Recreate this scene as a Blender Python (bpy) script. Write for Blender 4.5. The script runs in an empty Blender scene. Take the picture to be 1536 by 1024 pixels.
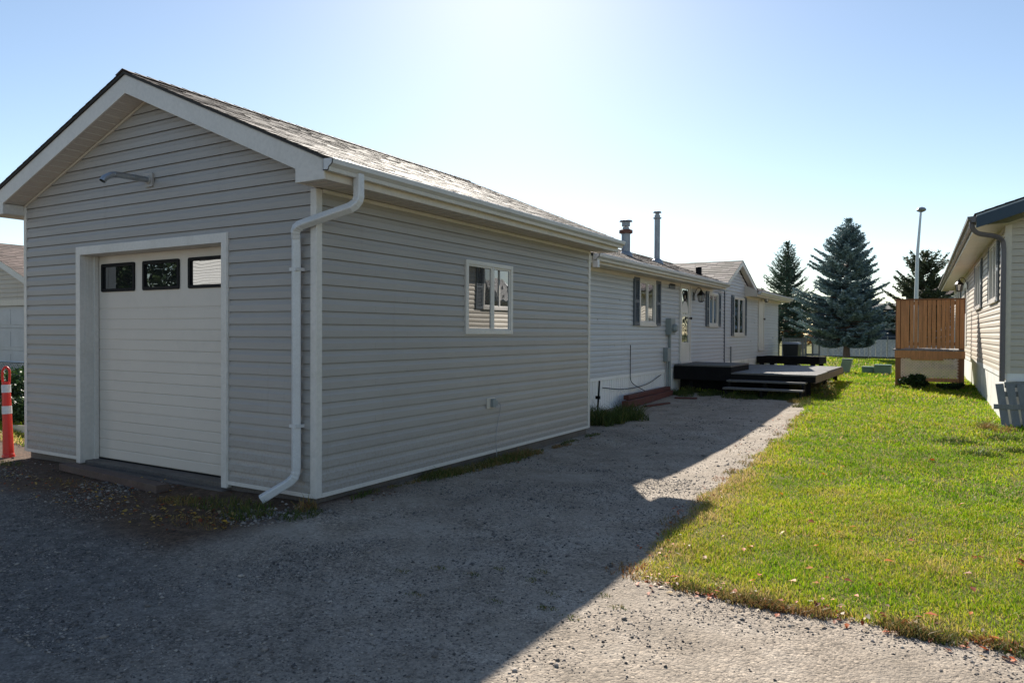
import bpy, math, random
import numpy as np
from math import sin, cos, tan, radians, pi, sqrt, atan2
from mathutils import Vector, Matrix
random.seed(7); RNG = np.random.default_rng(11)
S = bpy.context.scene
COL = S.collection

# ------------------------------------------------------------------ tags and objects
def tag(o, label=None, cat=None, group=None, kind=None):
    if label: o['label'] = label
    if cat: o['category'] = cat
    if group: o['group'] = group
    if kind: o['kind'] = kind
    return o
ORG = [Vector((0, 0, 0))]          # where the current thing stands; parts are authored in world metres
def thing(name, label, cat, loc=(0, 0, 0), rz=0, group=None):
    o = bpy.data.objects.new(name, None); COL.objects.link(o)
    o.location = loc; o.rotation_euler = (0, 0, rz); o.empty_display_size = .2
    tag(o, label, cat, group)
    ORG[0] = Vector(loc) if rz == 0 else Vector((0, 0, 0))
    return o

class MB:
    def __init__(s): s.v = []; s.f = []; s.t = []; s.ct = 0.5
    def quad(s, a, b, c, d):
        n = len(s.v); s.v += [tuple(a), tuple(b), tuple(c), tuple(d)]; s.f.append((n, n+1, n+2, n+3)); s.t.append(s.ct)
    def poly(s, pts):
        n = len(s.v); s.v += [tuple(p) for p in pts]; s.f.append(tuple(range(n, n+len(pts)))); s.t.append(s.ct)
    def hexa(s, p):                 # 8 points, bottom ring then top ring
        n = len(s.v); s.v += [tuple(q) for q in p]
        for f in ((0,3,2,1),(4,5,6,7),(0,1,5,4),(1,2,6,5),(2,3,7,6),(3,0,4,7)):
            s.f.append(tuple(n+i for i in f)); s.t.append(s.ct)
    def box(s, x0, x1, y0, y1, z0, z1):
        x0, x1 = sorted((x0, x1)); y0, y1 = sorted((y0, y1)); z0, z1 = sorted((z0, z1))
        s.hexa([(x0,y0,z0),(x1,y0,z0),(x1,y1,z0),(x0,y1,z0),(x0,y0,z1),(x1,y0,z1),(x1,y1,z1),(x0,y1,z1)])
    def beam(s, a, b, w, h, up=(0,0,1)):   # a box along a line
        a, b = Vector(a), Vector(b); d = (b-a).normalized(); u = Vector(up)
        r = d.cross(u); 
        if r.length < 1e-4: r = Vector((1,0,0))
        r.normalize(); u = r.cross(d).normalized()
        P = []
        for e in (-1, 1):
            for q, k in ((a,-1),(a,1),(b,1),(b,-1)): P.append(q + r*(w/2)*k + u*(h/2)*e)
        s.hexa(P)
    def prism(s, pts, off):         # planar outline pushed by off
        n = len(s.v); m = len(pts); off = Vector(off)
        s.v += [tuple(Vector(p)) for p in pts] + [tuple(Vector(p)+off) for p in pts]
        s.f.append(tuple(range(n+m-1, n-1, -1))); s.f.append(tuple(range(n+m, n+2*m))); s.t += [s.ct]*2
        for i in range(m):
            j = (i+1) % m; s.f.append((n+i, n+j, n+m+j, n+m+i)); s.t.append(s.ct)
    def sweep(s, path, prof, up=(0,0,1), cap=True, scales=None):   # prof: closed list of (r,u)
        P = [Vector(p) for p in path]; m = len(prof); n0 = len(s.v)
        prevR = None
        for i, p in enumerate(P):
            if i == 0: d = P[1]-P[0]
            elif i == len(P)-1: d = P[-1]-P[-2]
            else: d = (P[i+1]-P[i]).normalized() + (P[i]-P[i-1]).normalized()
            d.normalize()
            if prevR is None:
                r = d.cross(Vector(up))
                if r.length < 1e-3: r = Vector((1,0,0))
            else: r = prevR - d*prevR.dot(d)
            r.normalize(); prevR = r; u = r.cross(d).normalized()
            k = scales[i] if scales else 1
            if 0 < i < len(P)-1:
                c = (P[i+1]-P[i]).normalized().dot((P[i]-P[i-1]).normalized())
            for a, b in prof: s.v.append(tuple(p + r*a*k + u*b*k))
        for i in range(len(P)-1):
            for j in range(m):
                k = (j+1) % m; a = n0+i*m
                s.f.append((a+j, a+k, a+m+k, a+m+j)); s.t.append(s.ct)
        if cap:
            s.f.append(tuple(n0+j for j in range(m-1, -1, -1))); s.f.append(tuple(n0+(len(P)-1)*m+j for j in range(m))); s.t += [s.ct]*2
    def tube(s, path, r, n=8, cap=True, scales=None):
        s.sweep(path, [(r*cos(2*pi*i/n), r*sin(2*pi*i/n)) for i in range(n)], cap=cap, scales=scales,
                up=(0,0,1) if abs((Vector(path[1])-Vector(path[0])).normalized().z) < .9 else (0,1,0))
    def lathe(s, c, prof, n=16, axis=(0,0,1)):   # prof: (radius, height) up the axis
        m = len(prof); n0 = len(s.v); q = Vector((0,0,1)).rotation_difference(Vector(axis))
        for r, z in prof:
            for i in range(n): s.v.append(tuple(Vector(c) + q @ Vector((r*cos(2*pi*i/n), r*sin(2*pi*i/n), z))))
        for k in range(m-1):
            for i in range(n):
                j = (i+1) % n; s.f.append((n0+k*n+i, n0+k*n+j, n0+(k+1)*n+j, n0+(k+1)*n+i)); s.t.append(s.ct)
        s.f.append(tuple(n0+i for i in range(n-1,-1,-1))); s.f.append(tuple(n0+(m-1)*n+i for i in range(n))); s.t += [s.ct]*2
    def build(s, name, mat, parent=None, smooth=False, bevel=0, tint=False):
        me = bpy.data.meshes.new(name); o0 = ORG[0] if parent is not None else Vector((0,0,0))
        me.from_pydata([(x-o0.x, y-o0.y, z-o0.z) for x, y, z in s.v], [], s.f); me.update()
        if tint:
            at = me.attributes.new('tint', 'FLOAT', 'FACE'); at.data.foreach_set('value', np.array(s.t, dtype=np.float32))
        o = bpy.data.objects.new(name, me); COL.objects.link(o); me.materials.append(mat)
        if parent: o.parent = parent
        if smooth:
            for p in me.polygons: p.use_smooth = True
        if bevel:
            b = o.modifiers.new('bevel', 'BEVEL'); b.width = bevel; b.segments = 2; b.limit_method = 'ANGLE'; b.angle_limit = radians(50)
        return o
def npmesh(name, V, F, mat, tint=None, parent=None, smooth=False):
    me = bpy.data.meshes.new(name); V = np.asarray(V, dtype=np.float32).reshape(-1, 3); F = np.asarray(F, dtype=np.int32); k = F.shape[1]
    if parent is not None: V = V - np.array(ORG[0], dtype=np.float32)
    me.vertices.add(len(V)); me.vertices.foreach_set('co', V.ravel())
    me.loops.add(F.size); me.loops.foreach_set('vertex_index', F.ravel())
    me.polygons.add(len(F)); me.polygons.foreach_set('loop_start', np.arange(len(F), dtype=np.int32)*k)
    me.polygons.foreach_set('loop_total', np.full(len(F), k, dtype=np.int32))
    me.update(calc_edges=True)
    if tint is not None:
        at = me.attributes.new('tint', 'FLOAT', 'FACE'); at.data.foreach_set('value', np.asarray(tint, dtype=np.float32))
    if smooth: me.polygons.foreach_set('use_smooth', np.ones(len(F), dtype=bool))
    o = bpy.data.objects.new(name, me); COL.objects.link(o); me.materials.append(mat)
    if parent: o.parent = parent
    return o

KS = 1.21        # the mobile home and its decks stand this much larger and farther than first measured
# ------------------------------------------------------------------ noise in numpy
_perm = RNG.random((256, 256))
def vn(x, y):
    x = np.asarray(x, float); y = np.asarray(y, float)
    xi = np.floor(x).astype(int); yi = np.floor(y).astype(int); fx = x-xi; fy = y-yi
    fx = fx*fx*(3-2*fx); fy = fy*fy*(3-2*fy)
    a = _perm[xi % 256, yi % 256]; b = _perm[(xi+1) % 256, yi % 256]; c = _perm[xi % 256, (yi+1) % 256]; d = _perm[(xi+1) % 256, (yi+1) % 256]
    return (a*(1-fx)+b*fx)*(1-fy)+(c*(1-fx)+d*fx)*fy
def fbm(x, y, o=4):
    r = 0; a = .5
    for k in range(o): r = r + a*(vn(x*2**k+17*k, y*2**k-9*k)-.5)*2; a *= .5
    return r
def sst(a, b, x):
    t = np.clip((np.asarray(x, float)-a)/(b-a), 0, 1); return t*t*(3-2*t)
def h_ground(x, y):
    x = np.asarray(x, float); y = np.asarray(y, float)
    z = -.085 - .055*sst(5, 9.5, y) + .24*sst(9, 24, y)*1.0
    z = z + .02*fbm(x*.35, y*.35, 3) + .05*sst(50, 80, y)
    z = z - .05*sst(-5, -12, x)*sst(9, 4, y)                 # falls a little towards the left corner
    z = z + .28*np.exp(-((x+4.6)**2/9+(y-36)**2/7))        # low mound under the spruce
    return z
def lawn_edge(y):
    y = np.asarray(y, float)
    return np.interp(y, [4.0, 4.45, 5.2, 6.4, 8, 10.5, 12.5, 15, 17.2, 17.8, 18.6], [-1.5, -1.72, -1.83, -1.93, -2.04, -2.14, -2.22, -2.36, -2.55, -3.0, -6.2])
def lawn_mask(x, y):      # > 0 on the lawn (metres inside, roughly)
    x = np.asarray(x, float); y = np.asarray(y, float)
    w = .16*fbm(x*1.3+5, y*1.3, 4)
    m1 = np.minimum(x - lawn_edge(y), (y - 4.42 - .0*x)) + w*.8
    m1 = np.where(y > 18.6, np.minimum(y-17.8, 1)+w, m1)
    m2 = np.minimum(-10.5 - x, y - 5.3) + w
    m3 = np.minimum(np.minimum(-6.3-x, 1), y-11.2) + w
    return np.maximum(np.maximum(m1, m2), m3)

# ------------------------------------------------------------------ materials
def nodes(name):
    m = bpy.data.materials.new(name); m.use_nodes = True; nt = m.node_tree; nt.nodes.clear()
    out = nt.nodes.new('ShaderNodeOutputMaterial'); return m, nt, out
def N(nt, typ, **kw):
    n = nt.nodes.new(typ)
    for k, v in kw.items():
        if k in ('op',): n.operation = v
        elif hasattr(n, k) and not k.startswith('i_'): setattr(n, k, v)
    return n
def lnk(nt, a, ao, b, bi): nt.links.new(a.outputs[ao], b.inputs[bi])
def coords(nt, scale=(1,1,1)):
    tc = nt.nodes.new('ShaderNodeTexCoord'); mp = nt.nodes.new('ShaderNodeMapping'); mp.inputs['Scale'].default_value = scale
    nt.links.new(tc.outputs['Object'], mp.inputs['Vector']); return mp.outputs['Vector']
def noise(nt, vec, sc, det=4, rough=.55):
    n = nt.nodes.new('ShaderNodeTexNoise'); n.inputs['Scale'].default_value = sc; n.inputs['Detail'].default_value = det; n.inputs['Roughness'].default_value = rough
    nt.links.new(vec, n.inputs['Vector']); return n.outputs['Fac']
def ramp(nt, fac, stops, interp='LINEAR'):
    r = nt.nodes.new('ShaderNodeValToRGB'); r.color_ramp.interpolation = interp; e = r.color_ramp.elements
    while len(e) < len(stops): e.new(.5)
    for k, (p, c) in enumerate(stops): e[k].position = p; e[k].color = (*c, 1) if len(c) == 3 else c
    nt.links.new(fac, r.inputs['Fac']); return r.outputs['Color']
def mixc(nt, fac, a, b, mode='MIX'):
    n = nt.nodes.new('ShaderNodeMix'); n.data_type = 'RGBA'; n.blend_type = mode
    if isinstance(fac, (int, float)): n.inputs[0].default_value = fac
    else: nt.links.new(fac, n.inputs[0])
    for i, v in ((6, a), (7, b)):
        if isinstance(v, tuple): n.inputs[i].default_value = (*v, 1)
        else: nt.links.new(v, n.inputs[i])
    return n.outputs[2]
def mth(nt, op, a, b=None):
    n = nt.nodes.new('ShaderNodeMath'); n.operation = op
    for i, v in enumerate((a, b)):
        if v is None: continue
        if isinstance(v, (int, float)): n.inputs[i].default_value = v
        else: nt.links.new(v, n.inputs[i])
    return n.outputs[0]
def bump(nt, hgt, st, dist=.01, prev=None):
    b = nt.nodes.new('ShaderNodeBump'); b.inputs['Strength'].default_value = st; b.inputs['Distance'].default_value = dist
    nt.links.new(hgt, b.inputs['Height'])
    if prev is not None: nt.links.new(prev, b.inputs['Normal'])
    return b.outputs['Normal']
def princ(nt, out, col, rough=.5, nrm=None, metal=0, spec=.5):
    p = nt.nodes.new('ShaderNodeBsdfPrincipled')
    if isinstance(col, tuple): p.inputs['Base Color'].default_value = (*col, 1)
    else: nt.links.new(col, p.inputs['Base Color'])
    if isinstance(rough, (int, float)): p.inputs['Roughness'].default_value = rough
    else: nt.links.new(rough, p.inputs['Roughness'])
    p.inputs['Metallic'].default_value = metal; p.inputs['Specular IOR Level'].default_value = spec
    if nrm is not None: nt.links.new(nrm, p.inputs['Normal'])
    nt.links.new(p.outputs[0], out.inputs['Surface']); return p
def c3(c, k): return tuple(min(1, x*k) for x in c)
def M(name, col, rough=.5, var=.12, sc=2.5, stretch=(1,1,1), bmp=.0, bsc=60, metal=0, spec=.5, fine=.06, dirt=None, rvar=.1):
    """plain surface: broad tone drift, fine speckle, grain bump, optional low dirt stain colour"""
    m, nt, out = nodes(name); v = coords(nt, stretch)
    a = noise(nt, v, sc, 5); col1 = ramp(nt, a, [(.3, c3(col, 1-var)), (.7, c3(col, 1+var))])
    b = noise(nt, v, bsc, 3); col2 = mixc(nt, fine*2, col1, ramp(nt, b, [(.35, c3(col, .6)), (.65, c3(col, 1.35))]))
    if dirt:
        d = noise(nt, coords(nt, (1,1,1)), 1.7, 8, .7); col2 = mixc(nt, ramp(nt, d, [(.52, (0,0,0)), (.75, (1,1,1))]), col2, mixc(nt, .5, col2, dirt))
    r = nt.nodes.new('ShaderNodeMapRange'); nt.links.new(a, r.inputs[0]); r.inputs[3].default_value = rough-rvar; r.inputs[4].default_value = rough+rvar
    nr = bump(nt, b, bmp, .004) if bmp else None
    princ(nt, out, col2, r.outputs[0], nr, metal, spec); return m
def tinted(name, stops, rough=.8, spec=.3, transl=0, var=.2, sc=3, fine=0, bmp=0):
    """colour picked by each face's own 'tint' value"""
    m, nt, out = nodes(name); at = nt.nodes.new('ShaderNodeAttribute'); at.attribute_name = 'tint'
    col = ramp(nt, at.outputs['Fac'], stops); v = coords(nt)
    a = noise(nt, v, sc, 4); col = mixc(nt, 1.0, col, ramp(nt, a, [(.3, (1-var,)*3), (.7, (1+var*.2,)*3)]), 'MULTIPLY')
    nr = None
    if fine: 
        b = noise(nt, v, fine, 2, .7); col = mixc(nt, 1.0, col, ramp(nt, b, [(.3, (.55,.55,.55)), (.7, (1.0,1.0,1.0))]), 'MULTIPLY'); 
        if bmp: nr = bump(nt, b, bmp, .004)
    p = princ(nt, out, col, rough, nr, 0, spec)
    if transl:
        t = nt.nodes.new('ShaderNodeBsdfTranslucent'); nt.links.new(col, t.inputs['Color'])
        mx = nt.nodes.new('ShaderNodeMixShader'); mx.inputs[0].default_value = transl
        nt.links.new(p.outputs[0], mx.inputs[1]); nt.links.new(t.outputs[0], mx.inputs[2]); nt.links.new(mx.outputs[0], out.inputs['Surface'])
    return m
def glassm(name, tint=(.02,.022,.025), refl=.35, rough=.01, wob=.0):
    m, nt, out = nodes(name); d = nt.nodes.new('ShaderNodeBsdfDiffuse'); d.inputs['Color'].default_value = (*tint, 1)
    g = nt.nodes.new('ShaderNodeBsdfGlossy'); g.inputs['Roughness'].default_value = rough; g.inputs['Color'].default_value = (.95,.97,1,1)
    if wob: nt.links.new(bump(nt, noise(nt, coords(nt), 2.2, 1), wob, .02), g.inputs['Normal'])
    fr = nt.nodes.new('ShaderNodeFresnel'); fr.inputs['IOR'].default_value = 1.5
    f = mth(nt, 'MINIMUM', mth(nt, 'ADD', fr.outputs[0], refl), .98)
    mx = nt.nodes.new('ShaderNodeMixShader'); nt.links.new(f, mx.inputs[0]); nt.links.new(d.outputs[0], mx.inputs[1]); nt.links.new(g.outputs[0], mx.inputs[2])
    nt.links.new(mx.outputs[0], out.inputs['Surface']); return m

def siding_mat(name, col, rough=.42, hz=.1207, splash=False):
    """vinyl: faint embossed grain running along the board, small tone steps from board to board, light grime"""
    m, nt, out = nodes(name); tc = nt.nodes.new('ShaderNodeTexCoord'); sx = nt.nodes.new('ShaderNodeSeparateXYZ'); nt.links.new(tc.outputs['Object'], sx.inputs[0])
    row = mth(nt, 'FLOOR', mth(nt, 'DIVIDE', sx.outputs[2], hz))
    wn = nt.nodes.new('ShaderNodeTexWhiteNoise'); wn.noise_dimensions = '1D'; nt.links.new(row, wn.inputs['W'])
    v = coords(nt, (1.2,1.2,14)); g = noise(nt, v, 5, 6, .65)
    big = noise(nt, coords(nt, (1,1,1)), .8, 5, .6)
    c = ramp(nt, wn.outputs['Value'], [(0, c3(col, .955)), (1, c3(col, 1.035))])
    c = mixc(nt, 1.0, c, ramp(nt, g, [(.3, (.93,.93,.93)), (.7, (1,1,1))]), 'MULTIPLY')
    c = mixc(nt, 1.0, c, ramp(nt, big, [(.3, (.93,.925,.92)), (.65, (1,1,1))]), 'MULTIPLY')
    st = noise(nt, coords(nt, (7,7,.5)), 1.0, 6, .7)
    c = mixc(nt, ramp(nt, st, [(.58, (0,0,0)), (.8, (.35,.35,.35))]), c, c3((.30,.26,.21), .8))
    if splash:                                  # mud spatter thrown up along the foot of the wall
        mr = nt.nodes.new('ShaderNodeMapRange'); nt.links.new(sx.outputs[2], mr.inputs[0]); mr.inputs[1].default_value = .75; mr.inputs[2].default_value = .12
        sp = noise(nt, coords(nt, (1,1,1)), 34, 5, .75); f = mth(nt, 'MULTIPLY', mr.outputs[0], ramp(nt, sp, [(.48, (0,0,0)), (.66, (1,1,1))]))
        c = mixc(nt, mth(nt, 'MULTIPLY', f, .55), c, (.22,.17,.12))
    nr = bump(nt, noise(nt, coords(nt, (.7,.7,2.5)), 1.6, 2), .35, .02, bump(nt, g, .25, .003))
    princ(nt, out, c, rough, nr, 0, .4); return m

WHITE = (.76,.76,.74)
m_side = siding_mat('grey vinyl siding', (.385,.36,.335), .40, splash=True)
m_side_h = siding_mat('pale blue grey lap siding', (.55,.56,.575), .5, .0889)
m_side_r = siding_mat('beige vinyl siding', (.56,.50,.42), .5, .1)
m_side_n = siding_mat('cream lap siding', (.58,.51,.42), .5, .11)
m_side_b = siding_mat('navy siding', (.045,.075,.12), .5, .15)
m_side_w = siding_mat('white siding', (.75,.75,.74), .5, .12)
m_trim = M('white vinyl trim', (.64,.605,.56), .38, .05, 1.5, bmp=.05, bsc=30, dirt=(.45,.42,.36))
m_trimc = M('cream aluminium', (.60,.54,.46), .4, .05, 1.5, bmp=.05, bsc=30, dirt=(.4,.36,.3))
m_gutter = M('white painted gutter', (.60,.60,.60), .32, .06, 2, bmp=.04, dirt=(.4,.4,.38))
m_door = M('white steel door', (.64,.575,.505), .42, .04, 1.2, bmp=.12, bsc=140, dirt=(.5,.46,.4))
m_black = M('black plastic', (.008,.008,.009), .6, .2, 5, spec=.15)
m_glass = glassm('window glass', refl=.42, wob=.015)
m_glass_s = glassm('glass behind insect screen', (.05,.045,.04), refl=.20, rough=.015, wob=.02)
m_glass_d = glassm('door glass', (.02,.02,.02), refl=.22, wob=.08)
m_glass_f = glassm('house glass', (.03,.035,.035), refl=.30, wob=.3)
m_blind = M('white blind', (.62,.62,.6), .6, .1, 4)
m_conc = M('foundation concrete', (.13,.11,.095), .9, .3, 3, bmp=.6, bsc=40, fine=.2, dirt=(.12,.09,.06))
m_galv = M('galvanised steel', (.42,.44,.46), .38, .15, 6, metal=.85)
m_galvd = M('dull sheet metal', (.30,.32,.34), .5, .2, 6, metal=.5)
m_rust = M('rusted band', (.16,.06,.04), .7, .3, 12)
m_greymt = M('grey painted metal', (.24,.27,.27), .5, .1, 6)
m_shut = M('slate blue shutter', (.075,.095,.12), .5, .15, 6)
m_skirt = M('white skirting', (.82,.81,.79), .5, .04, 1.5, bmp=.05, dirt=(.42,.38,.32))
m_dark = M('black stained wood', (.011,.011,.012), .85, .35, 5, stretch=(1,6,1), bmp=.5, bsc=40, fine=.15, spec=.12)
m_darktop = M('weathered dark decking', (.115,.108,.102), .6, .3, 4, stretch=(6,1,1), bmp=.4, bsc=40, fine=.2)
m_brownbd = M('brown stained fascia', (.16,.12,.10), .7, .25, 5, bmp=.4)
m_cedar = M('cedar boards', (.56,.26,.11), .7, .3, 3, stretch=(8,8,.8), bmp=.5, bsc=30, fine=.15)
m_cedard = M('darker cedar posts', (.27,.12,.055), .7, .3, 3, stretch=(8,8,.8), bmp=.5, bsc=30, fine=.15)
m_redwd = M('red brown timber', (.10,.030,.022), .8, .4, 5, stretch=(1,1,1), bmp=.7, bsc=50, fine=.25, dirt=(.12,.1,.08))
m_plank = M('old plank', (.11,.07,.055), .85, .4, 5, bmp=.7, bsc=50, fine=.25, dirt=(.1,.1,.09))
m_greywd = M('weathered grey wood', (.20,.205,.21), .8, .3, 4, stretch=(6,6,.8), bmp=.7, bsc=40, fine=.25)
m_red = M('orange red plastic', (.62,.018,.01), .38, .12, 5, dirt=(.25,.05,.03))
m_refl = M('reflective white tape', (.60,.60,.62), .35, .15, 20)
m_navy = M('navy fascia', (.02,.045,.075), .5, .1, 3)
m_gutd = M('brown grey gutter', (.12,.105,.115), .4, .1, 4)
m_bark = M('bark', (.16,.115,.095), .9, .4, 9, stretch=(1,1,.3), bmp=.9, bsc=30, fine=.25)
m_lamp = M('dark bronze lantern', (.03,.026,.024), .4, .2, 10, metal=.5)
m_lglass = glassm('lantern glass', (.3,.3,.28), refl=.25)
m_green = M('utility box green', (.24,.34,.25), .5, .1, 4, dirt=(.2,.2,.16))
m_greyg = M('utility box grey green', (.13,.24,.18), .55, .1, 4)
m_bin = M('black wheelie plastic', (.015,.02,.022), .45, .2, 5)
m_binlid = M('grey lid', (.25,.28,.32), .4, .1, 5)
m_roofdk = M('roof deck edge', (.035,.033,.032), .8, .2, 6)
m_lblue = siding_mat('pale blue siding', (.33,.42,.52), .5, .15)
m_lattice = M('lattice', (.80,.62,.50), .7, .15, 6)
m_wire = M('galvanised wire', (.30,.31,.31), .5, .2, 10, metal=.6)
m_roof = tinted('asphalt shingles', [(0, (.03,.022,.02)), (.3, (.10,.07,.06)), (.6, (.18,.13,.115)), (1, (.30,.24,.22))], .75, .35, 0, .12, 2, 240, .0)
m_roofn = tinted('brown asphalt shingles', [(0, (.10,.06,.05)), (.5, (.19,.125,.10)), (1, (.28,.19,.16))], .8, .3, 0, .15, 2, 200, .5)
def soffit_mat():
    m, nt, out = nodes('vented soffit'); v = coords(nt)
    w = nt.nodes.new('ShaderNodeTexVoronoi'); w.inputs['Scale'].default_value = 75; w.inputs['Randomness'].default_value = .15; nt.links.new(v, w.inputs['Vector'])
    dots = ramp(nt, w.outputs['Distance'], [(.16, (.42,.36,.30)), (.3, (1,1,1))])
    big = noise(nt, v, 2, 4); c = ramp(nt, big, [(.3, (.55,.50,.45)), (.7, (.62,.57,.51))])
    princ(nt, out, mixc(nt, 1.0, c, dots, 'MULTIPLY'), .45); return m
m_soffit = soffit_mat()

# ground materials ---------------------------------------------------
def gravel_mat():
    m, nt, out = nodes('packed gravel'); v = coords(nt)
    sx = nt.nodes.new('ShaderNodeSeparateXYZ'); nt.links.new(v, sx.inputs[0])
    n1 = noise(nt, v, .5, 6, .6); n2 = noise(nt, v, 2.2, 6, .65); n3 = noise(nt, v, 9, 5, .7)
    # pale crushed stone, pinkish fines
    base = ramp(nt, n2, [(.28, (.24,.20,.155)), (.5, (.35,.295,.235)), (.75, (.43,.375,.31))])
    # darker, greyer ground tone towards the left of the lane
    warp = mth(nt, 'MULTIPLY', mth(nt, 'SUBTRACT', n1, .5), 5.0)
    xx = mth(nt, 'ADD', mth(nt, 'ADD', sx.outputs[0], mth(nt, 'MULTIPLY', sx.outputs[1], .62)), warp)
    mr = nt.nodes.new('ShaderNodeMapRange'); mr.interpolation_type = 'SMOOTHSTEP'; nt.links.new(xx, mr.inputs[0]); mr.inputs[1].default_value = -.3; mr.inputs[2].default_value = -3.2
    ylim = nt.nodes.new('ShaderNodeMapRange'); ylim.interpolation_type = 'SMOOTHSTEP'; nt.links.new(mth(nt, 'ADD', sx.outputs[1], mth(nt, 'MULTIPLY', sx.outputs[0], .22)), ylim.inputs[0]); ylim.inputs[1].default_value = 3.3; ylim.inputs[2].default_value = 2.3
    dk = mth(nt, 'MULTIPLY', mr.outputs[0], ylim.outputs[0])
    dark_mix = ramp(nt, n3, [(.3, (.07,.065,.062)), (.55, (.15,.14,.13)), (.75, (.27,.25,.23))])
    c = mixc(nt, mth(nt, 'MULTIPLY', dk, .85), base, dark_mix)
    # brown earth in front of the garage door and along the foundation
    ye = nt.nodes.new('ShaderNodeMapRange'); ye.interpolation_type = 'SMOOTHSTEP'; nt.links.new(mth(nt, 'ADD', sx.outputs[1], mth(nt, 'ADD', mth(nt, 'MULTIPLY', sx.outputs[0], .10), mth(nt, 'MULTIPLY', warp, .22))), ye.inputs[0]); ye.inputs[1].default_value = 2.55; ye.inputs[2].default_value = 3.1
    xe = nt.nodes.new('ShaderNodeMapRange'); xe.interpolation_type = 'SMOOTHSTEP'; nt.links.new(mth(nt, 'ADD', sx.outputs[0], mth(nt, 'MULTIPLY', warp, .1)), xe.inputs[0]); xe.inputs[1].default_value = -4.5; xe.inputs[2].default_value = -5.0
    earth = ramp(nt, n3, [(.3, (.06,.036,.022)), (.55, (.12,.075,.048)), (.8, (.20,.14,.10))])
    yu = nt.nodes.new('ShaderNodeMapRange'); yu.interpolation_type = 'SMOOTHSTEP'; nt.links.new(sx.outputs[1], yu.inputs[0]); yu.inputs[1].default_value = 6.5; yu.inputs[2].default_value = 5.4
    c = mixc(nt, mth(nt, 'MULTIPLY', yu.outputs[0], mth(nt, 'MULTIPLY', ye.outputs[0], xe.outputs[0])), c, earth)
    # stones: cells of two sizes, each with its own tone
    vs = []
    for sc, amt in ((50, .8), (110, 1.0)):
        vo = nt.nodes.new('ShaderNodeTexVoronoi'); vo.inputs['Scale'].default_value = sc; nt.links.new(v, vo.inputs['Vector']); vs.append(vo)
        sep = nt.nodes.new('ShaderNodeSeparateColor'); nt.links.new(vo.outputs['Color'], sep.inputs[0])
        c = mixc(nt, mth(nt, 'MULTIPLY', amt, ramp(nt, noise(nt, v, 1.3 if sc < 60 else 3.1, 5, .65), [(.36, (.25,.25,.25)), (.60, (1,1,1))])), c, mixc(nt, 1.0, c, ramp(nt, sep.outputs[0], [(.0, (.40,.39,.39)), (.22, (.78,.77,.76)), (.7, (1.03,1.01,1.0)), (1, (1.35,1.33,1.30))]), 'MULTIPLY'))
    # damp / organic specks
    sp = noise(nt, v, 28, 4, .7); c = mixc(nt, ramp(nt, sp, [(.66, (0,0,0)), (.76, (.55,.55,.55))]), c, (.10,.085,.07))
    n = bump(nt, mth(nt, 'SUBTRACT', 1.0, vs[0].outputs['Distance']), .45, .010)
    n = bump(nt, mth(nt, 'SUBTRACT', 1.0, vs[1].outputs['Distance']), .5, .005, n)
    n = bump(nt, n3, .35, .02, n)
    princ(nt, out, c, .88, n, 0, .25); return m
m_gravel = gravel_mat()
def soil_mat(name, a, b, c):
    m, nt, out = nodes(name); v = coords(nt); n1 = noise(nt, v, .9, 5); n2 = noise(nt, v, 22, 5, .7)
    col = mixc(nt, .5, ramp(nt, n1, [(.3, a), (.7, b)]), ramp(nt, n2, [(.3, c), (.7, b)]))
    princ(nt, out, col, .95, bump(nt, n2, .8, .03), 0, .1); return m
m_lawn = soil_mat('turf thatch', (.10,.12,.03), (.20,.19,.05), (.12,.10,.04))
m_gnd = soil_mat('far grassland', (.05,.07,.02), (.10,.11,.04), (.06,.06,.03))
m_blade = tinted('grass blades', [(0, (.07,.15,.008)), (.3, (.17,.33,.010)), (.55, (.34,.46,.012)), (.75, (.48,.45,.03)), (.9, (.55,.42,.14)), (1, (.55,.40,.20))], .55, .35, .5, .25, .8)
m_weed = tinted('weeds', [(0, (.04,.065,.015)), (.4, (.09,.13,.025)), (.65, (.24,.19,.06)), (.85, (.34,.20,.08)), (1, (.30,.13,.05))], .6, .3, .35)
m_leafl = tinted('fallen leaves', [(0, (.12,.045,.02)), (.3, (.60,.11,.015)), (.5, (.75,.22,.02)), (.7, (.65,.42,.05)), (.85, (.42,.28,.13)), (1, (.50,.40,.28))], .6, .4, .3)
m_peb = tinted('loose stones', [(0, (.06,.055,.055)), (.3, (.17,.15,.135)), (.65, (.34,.29,.25)), (1, (.50,.44,.38))], .75, .4, 0, .2, 9)
m_spr = tinted('blue spruce needles', [(0, (.05,.09,.09)), (.5, (.18,.27,.275)), (1, (.38,.48,.51))], .6, .3, .2)
m_sprg = tinted('green spruce needles', [(0, (.03,.055,.035)), (.5, (.085,.14,.10)), (1, (.19,.27,.19))], .6, .3, .2)
m_pine = tinted('pine needles', [(0, (.03,.045,.022)), (.5, (.08,.105,.055)), (1, (.18,.20,.12))], .6, .3, .15)
m_shrub = tinted('shrub leaves', [(0, (.012,.03,.010)), (.5, (.03,.07,.02)), (1, (.09,.14,.04))], .5, .4, .3)
m_autumn = tinted('autumn leaves', [(0, (.10,.05,.01)), (.5, (.28,.12,.02)), (1, (.40,.24,.04))], .5, .3, .3)

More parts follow.
